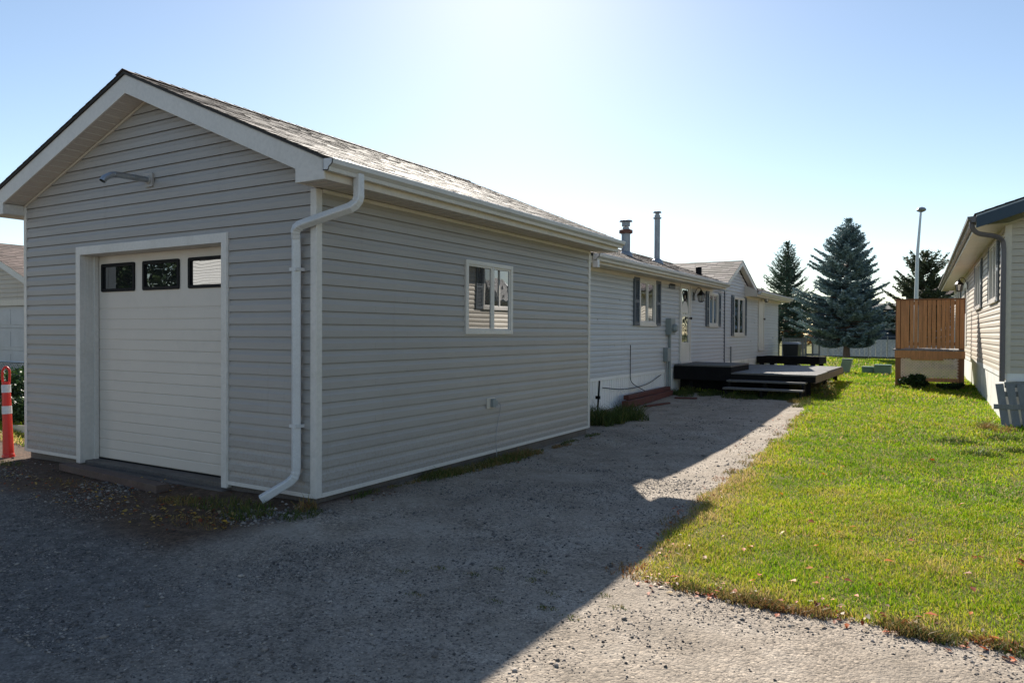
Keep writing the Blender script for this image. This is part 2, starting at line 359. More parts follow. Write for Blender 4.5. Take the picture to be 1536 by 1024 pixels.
# ------------------------------------------------------------------ shape helpers
PROF = [(0, .016), (.52, .014), (.64, .008), (.80, .0035), (.95, .001), (1, .001)]
def siding(mb, O, d, n, z0, z1, xl, xr, hh, holes=(), knots=(), prof=PROF):
    """clapboard wall on origin O, running along d, facing n; xl/xr give its ends at a height"""
    O = Vector((O[0], O[1], 0)); d = Vector((d[0], d[1], 0)); n = Vector((n[0], n[1], 0))
    flip = d.cross(Vector((0,0,1))).dot(n) < 0
    def off(z, above):
        k = (z-z0)/hh; b = math.floor(k + (1e-6 if above else -1e-6)); f = min(max(k-b, 0), 1)
        for (f0, o0), (f1, o1) in zip(prof, prof[1:]):
            if f0-1e-9 <= f <= f1+1e-9: return o0+(o1-o0)*(f-f0)/(f1-f0) if f1 > f0 else o0
        return prof[-1][1]
    zs = {round(z0, 5), round(z1, 5)} | {round(k, 5) for k in knots}
    for k in range(int((z1-z0)/hh)+2):
        for f, _ in prof[:-1]:
            z = z0+(k+f)*hh
            if z0 < z < z1: zs.add(round(z, 5))
    for h in holes:
        for z in h[2:4]:
            if z0 < z < z1: zs.add(round(z, 5))
    zs = sorted(zs)
    def P(s, o, z): return O + d*s + n*o + Vector((0,0,z))
    def q(a, b, c, e): mb.quad(a, b, c, e) if not flip else mb.quad(e, c, b, a)
    for za, zb in zip(zs, zs[1:]):
        if zb-za < 1e-4: continue
        zm = (za+zb)/2; oa, ob = off(za, True), off(zb, False)
        cuts = sorted([(h[0], h[1]) for h in holes if h[2]-1e-6 <= zm <= h[3]+1e-6]); s = None; segs = []; cur = None
        for a, b in cuts: segs.append((cur, a)); cur = b
        segs.append((cur, None))
        for a, b in segs:
            a0, a1 = (xl(za), xl(zb)) if a is None else (a, a); b0, b1 = (xr(za), xr(zb)) if b is None else (b, b)
            if b0-a0 < 1e-4 and b1-a1 < 1e-4: continue
            q(P(a0, -.012, za), P(b0, -.012, za), P(b1, -.012, zb), P(a1, -.012, zb))      # sheathing
            fm = (zm-z0)/hh; fm -= math.floor(fm)
            if fm > .95: continue                 # open joint between boards
            q(P(a0, oa, za), P(b0, oa, za), P(b1, ob, zb), P(a1, ob, zb))
            kk = (za-z0)/hh
            if abs(kk-round(kk)) < 1e-3: q(P(a0, oa-.006, za+.001), P(b0, oa-.006, za+.001), P(b0, oa, za), P(a0, oa, za))
def shingles(mb, E0, e, up, nrm, L, W, course=.142, tabw=(.12,.34), th=(.001,.006), lo=.15, hi=1):
    """lapped shingle tabs: E0 eave corner, e along the eave, up the slope"""
    E0, e, up, nrm = Vector(E0), Vector(e).normalized(), Vector(up).normalized(), Vector(nrm).normalized()
    k = 0; y = 0.0
    while y < W-.01:
        y2 = min(y+course, W); x = -random.uniform(0, .2)
        while x < L:
            w = random.uniform(*tabw); a = max(x, 0); b = min(x+w, L)
            if b-a > .005:
                t0 = random.uniform(*th)+.0015; mb.ct = random.uniform(lo, hi) if random.random() > .25 else random.uniform(0, .3)
                A = E0+e*a+up*(y-.012); B = E0+e*b+up*(y-.012); Cc = E0+e*b+up*(y2+.01); D = E0+e*a+up*(y2+.01)
                mb.quad(A+nrm*(t0+.002), B+nrm*(t0+.002), Cc+nrm*.001, D+nrm*.001)
                mb.ct *= .15; mb.quad(A, B, B+nrm*(t0+.002), A+nrm*(t0+.002))
                mb.quad(A+nrm*(t0+.002), D+nrm*.003, D, A); mb.quad(B, Cc, Cc+nrm*.003, B+nrm*(t0+.002))
            x += w
        y += course; k += 1
    mb.ct = .5
def bez(pts, n=8):      # smooth path through points (Catmull-Rom)
    P = [Vector(p) for p in pts]; P = [P[0]*2-P[1]]+P+[P[-1]*2-P[-2]]; o = []
    for i in range(1, len(P)-2):
        for k in range(n):
            t = k/n; o.append(.5*((2*P[i])+(-P[i-1]+P[i+1])*t+(2*P[i-1]-5*P[i]+4*P[i+1]-P[i+2])*t*t+(-P[i-1]+3*P[i]-3*P[i+1]+P[i+2])*t**3))
    o.append(P[-2]); return o
def rrect(w, h, r=.01, n=3):
    o = []
    for cx, cy, a0 in ((w/2-r, h/2-r, 0), (-w/2+r, h/2-r, 90), (-w/2+r, -h/2+r, 180), (w/2-r, -h/2+r, 270)):
        for k in range(n+1): a = radians(a0+90*k/n); o.append((cx+r*cos(a), cy+r*sin(a)))
    return o
def window_parts(parent, X, y0, y1, z0, z1, face=1, fr=.045, proud=.03, mats=None, mull=None, framem=None, split=None, name='window'):
    """framed slider in a wall at x = X, facing +x (face 1) or -x (face -1); returns the frame part"""
    f = MB(); a, b = X+face*.002, X+face*proud
    f.box(a, b, y0, y0+fr, z0, z1); f.box(a, b, y1-fr, y1, z0, z1); f.box(a, b, y0+fr, y1-fr, z0, z0+fr); f.box(a, b, y0+fr, y1-fr, z1-fr, z1)
    ym = (y0+y1)/2 if mull is None else mull
    f.box(a, X+face*(proud-.006), ym-fr*.45, ym+fr*.45, z0+fr, z1-fr)
    w = f.build(name, framem or m_trim, parent, bevel=.003)
    gl = mats or (m_glass, m_glass)
    for k, (c, e) in enumerate(((y0+fr, ym-fr*.45), (ym+fr*.45, y1-fr))):
        p = MB(); x = X+face*(.012 if k == 0 else .008)
        # inner sash
        s = MB(); i = .022
        for r in ((c, c+i, z0+fr, z1-fr), (e-i, e, z0+fr, z1-fr), (c+i, e-i, z0+fr, z0+fr+i), (c+i, e-i, z1-fr-i, z1-fr)):
            s.box(X+face*.001, X+face*(.018 if k else .024), *r)
        s.build('sash', framem or m_trim, w, bevel=.002)
        p.box(X-face*.002, x, c+i, e-i, z0+fr+i, z1-fr-i); p.build('pane', gl[k], w)
    return w
def shutter(parent, X, y0, y1, z0, z1, face=1, name='shutter'):
    f = MB(); t = .03; a, b = X+face*.014, X+face*(.014+t)
    f.box(a, b, y0, y0+.045, z0, z1); f.box(a, b, y1-.045, y1, z0, z1)
    zm = (z0+z1)/2
    for r in ((z0, z0+.06), (zm-.03, zm+.03), (z1-.06, z1)): f.box(a, b, y0+.045, y1-.045, *r)
    f.box(a, X+face*(.018), y0+.045, y1-.045, z0+.06, z1-.06)
    z = z0+.075
    while z < z1-.08:
        if abs(z-zm) > .045:
            f.hexa([(X+face*.018,y0+.045,z+.02),(X+face*.04,y0+.045,z),(X+face*.04,y1-.045,z),(X+face*.018,y1-.045,z+.02),
                    (X+face*.018,y0+.045,z+.026),(X+face*.04,y0+.045,z+.006),(X+face*.04,y1-.045,z+.006),(X+face*.018,y1-.045,z+.026)])
        z += .038
    return f.build(name, m_shut, parent)

# ================================================================== THE GARAGE
XA, YA, YB, XL = -4.93, 4.81, 10.72, -10.0
RX, RZ, YF, YR = -7.45, 4.19, 4.55, 11.05          # ridge, front and rear rake
mR, mL = .424, .366
def topz(x): return RZ-(x-RX)*mR if x > RX else RZ-(RX-x)*mL
XE, XW = -4.57, -10.36                              # eave edges
G = thing('garage', 'grey vinyl sided single garage with white roll-up door and gable roof, nearest building', 'garage', (RX, YA, -.13))
UN = .195                                            # fascia height below the roof line
def gabz(x): return topz(x)-UN
DX0, DX1, DH = -8.82, -6.13, 2.466                  # outer trim of the big door
T = .085
front_holes = [(DX0+T*.5-XL, DX1-T*.5-XL, -1, DH-T*.5)]
def gx_l(z): return 0 if z <= gabz(XL) else (RX-(gabz(RX)-z)/mL)-XL
def gx_r(z): return XA-XL if z <= gabz(XA) else (RX+(gabz(RX)-z)/mR)-XL
mb = MB(); siding(mb, (XL, YA), (1,0), (0,-1), 0, gabz(RX)-.002, gx_l, gx_r, .1207, front_holes, (gabz(XL), gabz(XA)))
mb.build('front_wall', m_side, G)
WY0, WY1, WZ0, WZ1 = 7.18, 8.27, 1.475, 2.365
mb = MB(); siding(mb, (XA, YA), (0,1), (1,0), 0, 2.80, lambda z: 0, lambda z: YB-YA, .1207, [(WY0+.01-YA, WY1-.01-YA, WZ0+.01, WZ1-.01)])
random.seed(12)
for r in range(23):
    for y_ in ([6.1, 9.4], [7.0, 9.0], [5.6, 8.9])[r % 3]:
        z_ = r*.1207
        if WZ0-.1 < z_+.06 < WZ1+.1 and WY0-.2 < y_ < WY1+.2: continue
        mb.hexa([(XA+.010, y_, z_+.002), (XA+.0172, y_, z_+.002), (XA+.0162, y_+.03, z_+.002), (XA+.010, y_+.03, z_+.002), (XA+.008, y_, z_+.064), (XA+.0150, y_, z_+.064), (XA+.0140, y_+.03, z_+.064), (XA+.008, y_+.03, z_+.064)])
mb.build('side_wall', m_side, G)
mb = MB(); siding(mb, (XL, YA), (0,1), (-1,0), 0, 3.0, lambda z: 0, lambda z: YB-YA, .1207); mb.build('side_wall', m_side, G)
mb = MB(); siding(mb, (XL, YB), (1,0), (0,1), 0, gabz(RX)-.002, gx_l, gx_r, .1207, (), (gabz(XL), gabz(XA))); mb.build('rear_wall', m_side, G)
# corner posts
pw = .056
for (x, y, sx, sy, zt) in ((XA, YA, 1, -1, 2.80), (XL, YA, -1, -1, gabz(XL)), (XA, YB, 1, 1, 2.80), (XL, YB, -1, 1, gabz(XL))):
    mb = MB(); o = .019
    w2 = pw if x == XA else .042
    # L shaped post with a small rolled return on each leg
    out = [(x+sx*o, y+sy*o), (x+sx*o, y-sy*pw), (x+sx*.001, y-sy*pw), (x+sx*.001, y+sy*.001), (x-sx*w2, y+sy*.001), (x-sx*w2, y+sy*o)]
    mb.prism([(a, b, -.025) for a, b in out], (0,0,zt+.022)); mb.build('corner_post', m_trim, G, bevel=.004)
# base strip (starter trim)
mb = MB()
for a, b in ((XL+.042, DX0), (DX1, XA-pw)): mb.box(a, b, YA-.020, YA-.001, -.026, .012); mb.build('base_strip', m_trim, G, bevel=.003); mb = MB()
mb.box(XA+.001, XA+.020, YA+pw, YB-pw, -.026, .014); mb.build('base_strip', m_trim, G, bevel=.003)
# frieze strip under the gable soffit
mb = MB()
for x0, x1 in ((XL, RX), (RX, XA)):
    mb.prism([(x0, YA-.022, gabz(x0)-.001), (x1, YA-.022, gabz(x1)-.001), (x1, YA-.022, gabz(x1)-.028), (x0, YA-.022, gabz(x0)-.028)], (0,.021,0))
mb.build('gable_trim', m_trimc, G)
# foundation slab
mb = MB(); mb.box(XL+.03, XA-.025, YA+.03, YB-.02, -.34, -.03); mb.box(DX0+.02, DX1-.02, YA-.07, YA+.03, -.36, -.084)
mb.build('foundation', m_conc, G, bevel=.01)
# big door: recess, frame, panels
fr = MB(); yo = YA-.028
fr.box(DX0, DX0+T, yo, YA+.03, -.06, DH); fr.box(DX1-T, DX1, yo, YA+.03, -.06, DH); fr.box(DX0+T, DX1-T, yo, YA+.03, DH-T, DH)
fr.box(DX0-.012, DX0, yo+.006, YA, -.05, DH+.012); fr.box(DX1, DX1+.012, yo+.006, YA, -.05, DH+.012); fr.box(DX0, DX1, yo+.006, YA, DH, DH+.012)
fr.box(DX0+T-.02, DX0+T+.004, YA+.03, YA+.20, -.06, DH-T+.02); fr.box(DX1-T-.004, DX1-T+.02, YA+.03, YA+.20, -.06, DH-T+.02)
fr.box(DX0+T+.004, DX1-T-.004, YA+.03, YA+.20, DH-T, DH-T+.02)
fr.box(DX0+T+.004, DX0+T+.03, YA+.13, YA+.178, -.06, DH-T); fr.box(DX1-T-.03, DX1-T-.004, YA+.13, YA+.178, -.06, DH-T)
for yy in (YA+.06, YA+.095): fr.box(DX0+T+.004, DX0+T+.007, yy, yy+.006, -.05, DH-T)
fr.build('door_frame', m_trim, G, bevel=.003)
YD = YA+.185; dx0, dx1 = DX0+T+.005, DX1-T-.005
door = MB(); zb, zt = -.012, DH-T-.002; sec = [(-.012, .545), (.555, 1.145), (1.155, 1.745), (1.755, zt)]
wins = [(-8.645, -7.985), (-7.83, -7.17), (-7.015, -6.355)]; wz0, wz1 = 1.955, 2.285
for k, (a, b) in enumerate(sec):
    # ribbed steel section: shallow ribs across, a step at each joint
    nrib = 5; hz = (b-a)/nrib; zz = [a]
    ys = [YD+.004]
    for r in range(nrib):
        z_ = a+r*hz
        for dz, dy in ((.012, 0), (hz-.010, 0), (hz-.005, .005), (hz, .005 if r < nrib-1 else .004)): zz.append(z_+dz); ys.append(YD+dy)
    hl = [w for w in wins] if k == 3 else []
    cutz = sorted(set([round(z, 5) for z in zz]+([wz0, wz1] if hl else [])))
    def yof(z): return float(np.interp(z, zz, ys)) if k < 3 or z < 1.80 else YD
    for z0_, z1_ in zip(cutz, cutz[1:]):
        if z1_-z0_ < 1e-4: continue
        zm = (z0_+z1_)/2; xs = [dx0]
        if hl and wz0 <= zm <= wz1:
            for w in hl: xs += [w[0]+.02, w[1]-.02]
        xs.append(dx1)
        for i in range(0, len(xs), 2): door.quad((xs[i], yof(z0_), z0_), (xs[i+1], yof(z0_), z0_), (xs[i+1], yof(z1_), z1_), (xs[i], yof(z1_), z1_))
for a, b in ((.545,.555), (1.145,1.155), (1.745,1.755)): door.box(dx0, dx1, YD+.004, YD+.006, a, b)
door_o = door.build('garage_door', m_door, G)
mb = MB(); mb.box(dx0, dx1, YD-.004, YD+.03, -.083, -.013); mb.build('bottom_seal', m_black, door_o)
for a, b in wins:
    mb = MB(); t = .036
    ring = rrect(b-a, wz1-wz0, .022, 4); ring2 = rrect(b-a-2*t, wz1-wz0-2*t, .008, 4); cx, cz = (a+b)/2, (wz0+wz1)/2
    n = len(ring)
    for i in range(n):
        j = (i+1) % n; A = (cx+ring[i][0], YD-.016, cz+ring[i][1]); B = (cx+ring[j][0], YD-.016, cz+ring[j][1])
        Cq = (cx+ring2[j][0], YD-.016, cz+ring2[j][1]); D = (cx+ring2[i][0], YD-.016, cz+ring2[i][1])
        mb.quad(A, D, Cq, B); mb.quad(A, B, (B[0], YD+.006, B[2]), (A[0], YD+.006, A[2])); mb.quad(D, (D[0], YD+.012, D[2]), (Cq[0], YD+.012, Cq[2]), Cq)
    mb.build('window_frame', m_black, door_o)
    mb = MB(); mb.box(a+.025, b-.025, YD+.004, YD+.012, wz0+.025, wz1-.025); mb.build('pane', m_glass_d, door_o)
# roof: shingle slopes over a thin deck
cR, sR = 1/sqrt(1+mR*mR), mR/sqrt(1+mR*mR); cL, sL = 1/sqrt(1+mL*mL), mL/sqrt(1+mL*mL)
rf = MB(); xr, xl_ = XE+.03, XW-.03
shingles(rf, (xr, YF-.03, topz(xr)+.03), (0,1,0), (-cR,0,sR), (sR,0,cR), YR-YF+.06, (xr-RX)/cR)
shingles(rf, (xl_, YF-.03, topz(xl_)+.03), (0,1,0), (cL,0,sL), (-sL,0,cL), YR-YF+.06, (RX-xl_)/cL)
y = YF-.03
while y < YR:                                       # ridge caps
    rf.ct = random.uniform(.1, .9); b = min(y+.16, YR+.03)
    rf.quad((RX, y, RZ+.056), (RX, b, RZ+.048), (RX+.13, b, RZ+.045-.13*mR), (RX+.13, y, RZ+.052-.13*mR)); rf.quad((RX-.13, y, RZ+.052-.13*mL), (RX-.13, b, RZ+.045-.13*mL), (RX, b, RZ+.048), (RX, y, RZ+.056)); y += .14
rf_o = rf.build('roof', m_roof, G, tint=True)
mb = MB()
mb.prism([(XW-.015, YF-.02, topz(XW-.015)+.004), (RX, YF-.02, RZ+.004), (XE+.015, YF-.02, topz(XE+.015)+.004), (XE+.015, YF-.02, topz(XE+.015)+.029), (RX, YF-.02, RZ+.03), (XW-.015, YF-.02, topz(XW-.015)+.029)], (0, YR-YF+.04, 0))
mb.build('roof_deck', m_roofdk, rf_o)
# rake fascia with boxed returns, front and rear
for y0, y1 in ((YF, YF+.022), (YR-.022, YR)):
    mb = MB()
    mb.prism([(RX, y0, RZ), (RX, y0, gabz(RX)), (XA+.01, y0, gabz(XA+.01)), (XA+.01, y0, 2.80), (XE, y0, 2.80), (XE, y0, topz(XE))], (0, y1-y0, 0))
    mb.prism([(RX, y0, RZ), (XW, y0, topz(XW)), (XW, y0, 2.93), (XL-.01, y0, 2.93), (XL-.01, y0, gabz(XL-.01)), (RX, y0, gabz(RX))], (0, y1-y0, 0))
    mb.build('fascia', m_trim if y0 == YF else m_trim, G, bevel=.003)
mb = MB(); mb.box(XA+.01, XA+.03, YF+.022, YA-.02, 2.80, gabz(XA+.01)); mb.build('return_side', m_trim, G); mb = MB(); mb.box(XL-.03, XL-.01, YF+.022, YA-.02, 2.93, gabz(XL-.01)); mb.build('return_side', m_trim, G)
# soffits
mb = MB()
for ya, yb in ((YF+.022, YA+.01), (YB-.01, YR-.022)):
    nseg = 0; x = XL
    for x0, x1 in ((XL-.01, RX), (RX, XA+.01)):
        mb.quad((x0, ya, gabz(x0)+.006), (x0, yb, gabz(x0)+.006), (x1, yb, gabz(x1)+.006), (x1, ya, gabz(x1)+.006))
        k = x0+.1
        while k < x1:
            mb.prism([(k, ya, gabz(k)+.007), (k+.012, ya, gabz(k+.012)+.007), (k+.006, ya, gabz(k+.006)-.002)], (0, yb-ya, 0)); k += .127
mb.quad((XA-.01, YF+.022, 2.806), (XE, YF+.022, 2.806), (XE, YR-.022, 2.806), (XA-.01, YR-.022, 2.806))
mb.quad((XW, YF+.022, 2.936), (XL+.01, YF+.022, 2.936), (XL+.01, YR-.022, 2.936), (XW, YR-.022, 2.936))
y = YF+.1
while y < YR-.05: mb.prism([(XA, y, 2.807), (XA, y+.012, 2.807), (XA, y+.006, 2.799)], (XE-XA-.01, 0, 0)); y += .127
mb.build('soffit', m_soffit, G)
mb = MB(); mb.box(XE-.02, XE-.001, YF+.024, YR-.024, 2.80, topz(XE)); mb.build('eave_board', m_trimc, G); mb = MB(); mb.box(XW+.001, XW+.02, YF+.024, YR-.024, 2.93, topz(XW)); mb.build('eave_board', m_trimc, G)
mb = MB(); mb.box(XA+.001, XA+.024, YA+pw, YB-pw, 2.765, 2.80); mb.build('frieze_strip', m_trim, G)
def gutter(parent, X, y0, y1, z1, face=1, mat=m_gutter, s=1.0, brackets=True):
    k = [(0,0),(0,-.10),(.062,-.105),(.072,-.075),(.112,-.048),(.118,-.006),(.112,.0),(.108,-.008),(.102,-.046),(.064,-.072),(.056,-.097),(.006,-.093),(.006,0)]
    mb = MB(); mb.prism([(X+face*a*s, y0, z1+b*s) for a, b in k], (0, y1-y0, 0))
    for yy in (y0, y1-.004): mb.prism([(X+face*a*s, yy, z1+b*s) for a, b in k[:6]], (0, .004, 0))
    return mb.build('gutter', mat, parent)
gutter(G, XE+.003, YF-.02, YR+.02, 2.968); gutter(G, XW-.003, YF-.02, YR+.02, 3.08, -1)
# downspouts
ds = rrect(.076, .076, .014, 3)
gx = XE+.06
path = bez([(gx, YA+.10, 2.90), (gx, YA+.10, 2.74)], 3) + bez([(gx, YA+.10, 2.70), (gx-.012, YA+.085, 2.645), (gx-.05, YA+.05, 2.60)], 3) \
    + bez([(XA-.10, YA-.095, 2.46), (XA-.155, YA-.10, 2.42), (XA-.18, YA-.075, 2.34)], 4) \
    + [Vector((XA-.18, YA-.072, 2.2)), Vector((XA-.18, YA-.07, 1.0)), Vector((XA-.18, YA-.07, .26))] + bez([(XA-.18, YA-.072, .22), (XA-.19, YA-.085, .165), (XA-.22, YA-.12, .12)], 3) + [Vector((XA-.38, YA-.30, -.02))]
crimp = [1.0]*len(path)
for i in range(1, len(path)-1):
    a_ = (path[i]-path[i-1]).normalized().dot((path[i+1]-path[i]).normalized())
    if a_ < .9995: crimp[i] = .95 if i % 2 else 1.03
mb = MB(); mb.sweep(path, ds, up=(0,1,0), cap=False, scales=crimp); dsp = mb.build('downspout', m_gutter, G, smooth=False)
mb = MB(); e = Vector(path[-1]); d_ = (Vector(path[-1])-Vector(path[-2])).normalized(); mb.sweep([e-d_*.03, e-d_*.028], [(a*.97, b*.97) for a, b in ds], up=(0,0,1)); mb.build('inner_shade', m_black, dsp)  # black plate inside the open end stands in for the pipe's shade
mb = MB()
for z in (2.05, .62):
    mb = MB(); mb.box(XA-.225, XA-.135, YA-.112, YA-.105, z, z+.03); mb.box(XA-.228, XA-.222, YA-.112, YA-.012, z, z+.03); mb.box(XA-.138, XA-.132, YA-.112, YA-.012, z, z+.03); mb.build('strap', m_gutter, dsp)
mb = MB(); p = bez([(XW-.06, YB-.35, 3.0), (XW-.06, YB-.35, 2.86), (XL-.16, YB-.35, 2.70), (XL-.06, YB-.35, 2.60), (XL-.06, YB-.35, 2.4)], 4)+[Vector((XL-.06, YB-.35, 0))]
# this one drops at the front left where its elbow shows past the corner
p = bez([(XW+.10, YA+.55, 2.93), (XW+.10, YA+.55, 2.80), (XW+.16, YA+.55, 2.71), (XL-.07, YA+.55, 2.62), (XL-.055, YA+.55, 2.5)], 4)+[Vector((XL-.055, YA+.55, 0))]
mb.sweep(p, ds, up=(0,1,0), cap=False); mb.build('downspout', m_gutter, G)
# side slider window
window_parts(G, XA, WY0, WY1, WZ0, WZ1, 1, .05, .035, (m_glass_s, m_glass), mull=7.79)
# flue pipe through the gable
mb = MB(); P0 = Vector((-7.40, YA-.012, 3.12))
mb.sweep([P0+Vector((0,.0,0)), P0+Vector((0,-.022,0))], rrect(.15,.15,.02,2)); mb.lathe(P0+Vector((0,-.02,0)), [(.045,0),(.048,.006),(.038,.015)], 16, (0,-1,0)); fl = mb.build('flue_plate', m_side, G)
mb = MB(); pp = bez([(-7.40, YA-.02, 3.12), (-7.40, YA-.30, 3.115), (-7.40, YA-.42, 3.105), (-7.40, YA-.50, 3.06), (-7.40, YA-.53, 3.02)], 5); mb.tube(pp, .031, 14, cap=False)
for i in (3, 9): d = pp[i+1]-pp[i]; mb.tube([pp[i], pp[i]+d.normalized()*.012], .0335, 14)
mb.build('flue_pipe', m_galv, G, smooth=True)
# sockets on the side wall
mb = MB(); mb.box(XA+.012, XA+.03, 7.66, 7.84, .545, .68); cv = mb.build('outlet_plate', m_trimc, G, bevel=.004)
mb = MB(); mb.box(XA+.03, XA+.075, 7.73, 7.80, .56, .665); mb.box(XA+.03, XA+.06, 7.805, 7.86, .575, .64); mb.build('outlet_cover', m_greymt, cv, bevel=.006)
mb = MB(); mb.tube(bez([(XA+.05, 7.84, .62), (XA+.05, 7.93, .58), (XA+.03, 7.95, .46), (XA+.03, 7.90, .34), (XA+.035, 7.86, .20), (XA+.04, 7.85, .10), (XA+.05, 7.86, -.1)], 6), .0035, 5); mb.build('cable', m_galvd, cv)

# ================================================================== THE MOBILE HOME BEHIND IT
HX, HY0, HY1, HXW = -4.96, 9.75, 26.2, -9.9
H = thing('mobile_home', 'long pale blue grey mobile home with dark shutters, running back behind the garage', 'mobile home', ((HX+HXW)/2, HY0, 0))
HT, HB, hs = 2.60, .76, .0889
w1 = (12.97, 13.85, 1.66, 2.51); w2 = (17.62, 18.45, 1.68, 2.49); w3 = (20.05, 21.25, 1.45, 2.50)
d1 = (15.42, 16.12, .88, 2.57); d2 = (23.08, 23.80, 1.0, 2.47)
gy0, gyc, gy1, gz = 18.75, 20.45, 22.35, 3.30
def hole(w): return (w[0]+.01-HY0, w[1]-.01-HY0, w[2]+.01, w[3]-.01)
mb = MB(); siding(mb, (HX, HY0), (0,1), (1,0), HB, HT, lambda z: 0, lambda z: HY1-HY0, hs, [hole(w) for w in (w1, w2, w3, d1, d2)])
def gl(z): return max(0, gy0+(gyc-gy0)*(z-HT)/(gz-HT))-HY0
def gr(z): return gy1-(gy1-gyc)*(z-HT)/(gz-HT)-HY0
zoff = HB+hs*math.ceil((HT-HB)/hs-1e-6)
siding(mb, (HX, HY0), (0,1), (1,0), zoff, gz-.03, lambda z: gl(z), lambda z: gr(z), hs)
mb.quad((HX+.001, gy0, HT), (HX+.001, gy1, HT), (HX+.001, gy0+HY0-HY0+ (gr(zoff)+HY0-gy0), zoff), (HX+.001, gl(zoff)+HY0, zoff))
random.seed(5)
for k in range(26):                                   # board ends
    c = random.randint(0, 19); y = random.uniform(HY0+.3, HY1-.3)
    if any(w[0]-.4 < y < w[1]+.4 for w in (w1, w2, w3, d1, d2)): continue
    z = HB+c*hs; mb.box(HX+.004, HX+.0155, y, y+.005, z+.002, z+hs*random.choice((1, 1, 2))-.004)
mb.build('wall', m_side_h, H)
mb = MB(); siding(mb, (HXW, HY1), (1,0), (0,1), HB, HT, lambda z: 0, lambda z: HX-HXW, hs); siding(mb, (HXW, HY0), (0,1), (-1,0), HB, HT, lambda z: 0, lambda z: HY1-HY0, hs)
mb.prism([(HXW, HY1-.01, HT), (HX, HY1-.01, HT), ((HX+HXW)/2, HY1-.01, 3.5)], (0,.01,0)); mb.build('end_wall', m_side_h, H)
# skirting: ribbed panels
mb = MB(); y = HY0
while y < HY1:
    b = min(y+.10, HY1); mb.hexa([(HX-.02,y,-.2),(HX-.002,y,-.2),(HX-.002,b-.018,-.2),(HX-.02,b-.018,-.2),(HX-.02,y,HB-.001),(HX-.002,y,HB-.001),(HX-.002,b-.018,HB-.001),(HX-.02,b-.018,HB-.001)])
    y += .10
mb.box(HX-.03, HX-.012, HY0, HY1, -.2, HB-.002); mb.box(HX, HX+.016, HY0, HY1, HB-.06, HB-.003); mb.box(HXW, HX-.03, HY1-.02, HY1-.002, -.2, HB); mb.build('skirting', m_skirt, H)
# eaves: soffit band, fascia and gutter; interrupted by the cross gable
EX = -4.60
mb = MB()
for a, b in ((HY0-.1, 17.95), (21.35, HY1+.25)):
    mb.box(EX-.02, EX, a, b, 2.555, 2.69); mb.quad((HX, a, 2.565), (EX-.02, a, 2.565), (EX-.02, b, 2.565), (HX, b, 2.565)); mb.box(HX+.016, HX+.03, a, b, 2.50, 2.562)
mb.prism([(EX, 21.32, 2.555), (HX, 21.32, 2.555), (HX, 21.32, 2.88), (EX, 21.32, 2.72)], (0, .03, 0)); mb.build('fascia', m_trimc, H)
for a, b in ((10.12, 17.9), (21.4, HY1+.22)): gutter(H, EX+.002, a, b, 2.70, 1, m_gutter)
mb = MB()
for (ya, za), (yb, zb_) in (((gy0-.16, HT-.04), (gyc, gz+.05)), ((gyc, gz+.05), (gy1+.10, HT+.0))):
    mb.prism([(HX+.02, ya, za), (HX+.02, yb, zb_), (HX+.02, yb, zb_+.12), (HX+.02, ya, za+.12)], (.14, 0, 0))
mb.build('gable_fascia', m_trim, H)
# roofs
hm = .35; hrx = (HX+HXW)/2; hez = 2.70; hrz = hez+(EX-hrx)*hm; c_, s_ = 1/sqrt(1+hm*hm), hm/sqrt(1+hm*hm)
rf = MB()
for ya, yb, xs_ in ((HY0-.05, 17.97, EX+.02), (17.97, 21.33, HX-.12), (21.33, HY1+.25, EX+.02)):
    shingles(rf, (xs_, ya, hez+(EX+.02-xs_)*hm), (0,1,0), (-c_,0,s_), (s_,0,c_), yb-ya, (xs_-hrx)/c_, .15, (.2,.4), lo=.3)
shingles(rf, (2*hrx-EX, HY0-.05, hez), (0,1,0), (c_,0,s_), (-s_,0,c_), HY1+.3-HY0, (EX-hrx)/c_, .3, (.4,.8))
# cross gable slopes
gx_end = EX+.02-(gz-HT+.1)/hm-.15
for ya, za in ((gy0-.18, HT+.08), (gy1+.12, HT+.12)):
    zc = gz+.19; dv = Vector((0, gyc-ya, zc-za)); L = dv.length; dn = dv.normalized(); nn = Vector((0,-dn.z, dn.y)) if ya < gyc else Vector((0, dn.z, -dn.y)); nn = nn if nn.z > 0 else -nn
    shingles(rf, (HX+.17, ya, za), (-1,0,0), dn, nn, HX+.17-gx_end, L, .15, (.2,.4), lo=.35)
rfo = rf.build('roof', m_roof, H, tint=True)
mb = MB()
for ya, yb, xs_ in ((HY0-.05, 17.97, EX+.01), (17.97, 21.33, HX-.12), (21.33, HY1+.28, EX+.01)):
    za = hez+(EX-xs_)*hm; mb.prism([(xs_, ya, za-.012), (hrx, ya, hrz-.012), (2*hrx-EX, ya, hez-.012), (2*hrx-EX, ya, hez-.04), (hrx, ya, hrz-.04), (xs_, ya, za-.04)], (0, yb-ya, 0))
mb.v = mb.v; mb.build('roof_deck', m_roofdk, rfo)
# windows, shutters
for k, w in enumerate((w1, w2, w3)):
    wo = window_parts(H, HX, w[0], w[1], w[2], w[3], 1, .05, .04, (m_glass_f, m_glass_f))
    mb = MB(); mb.box(HX+.01, HX+.05, w[0]-.02, w[1]+.02, w[2]-.03, w[2]-.001); mb.build('sill', m_trim, wo)
    sw = .27 if k == 0 else .22
    for a, b in ((w[0]-sw-.015, w[0]-.015), (w[1]+.015, w[1]+sw+.015)): shutter(H, HX, a, b, w[2]-.02, w[3]+.02)
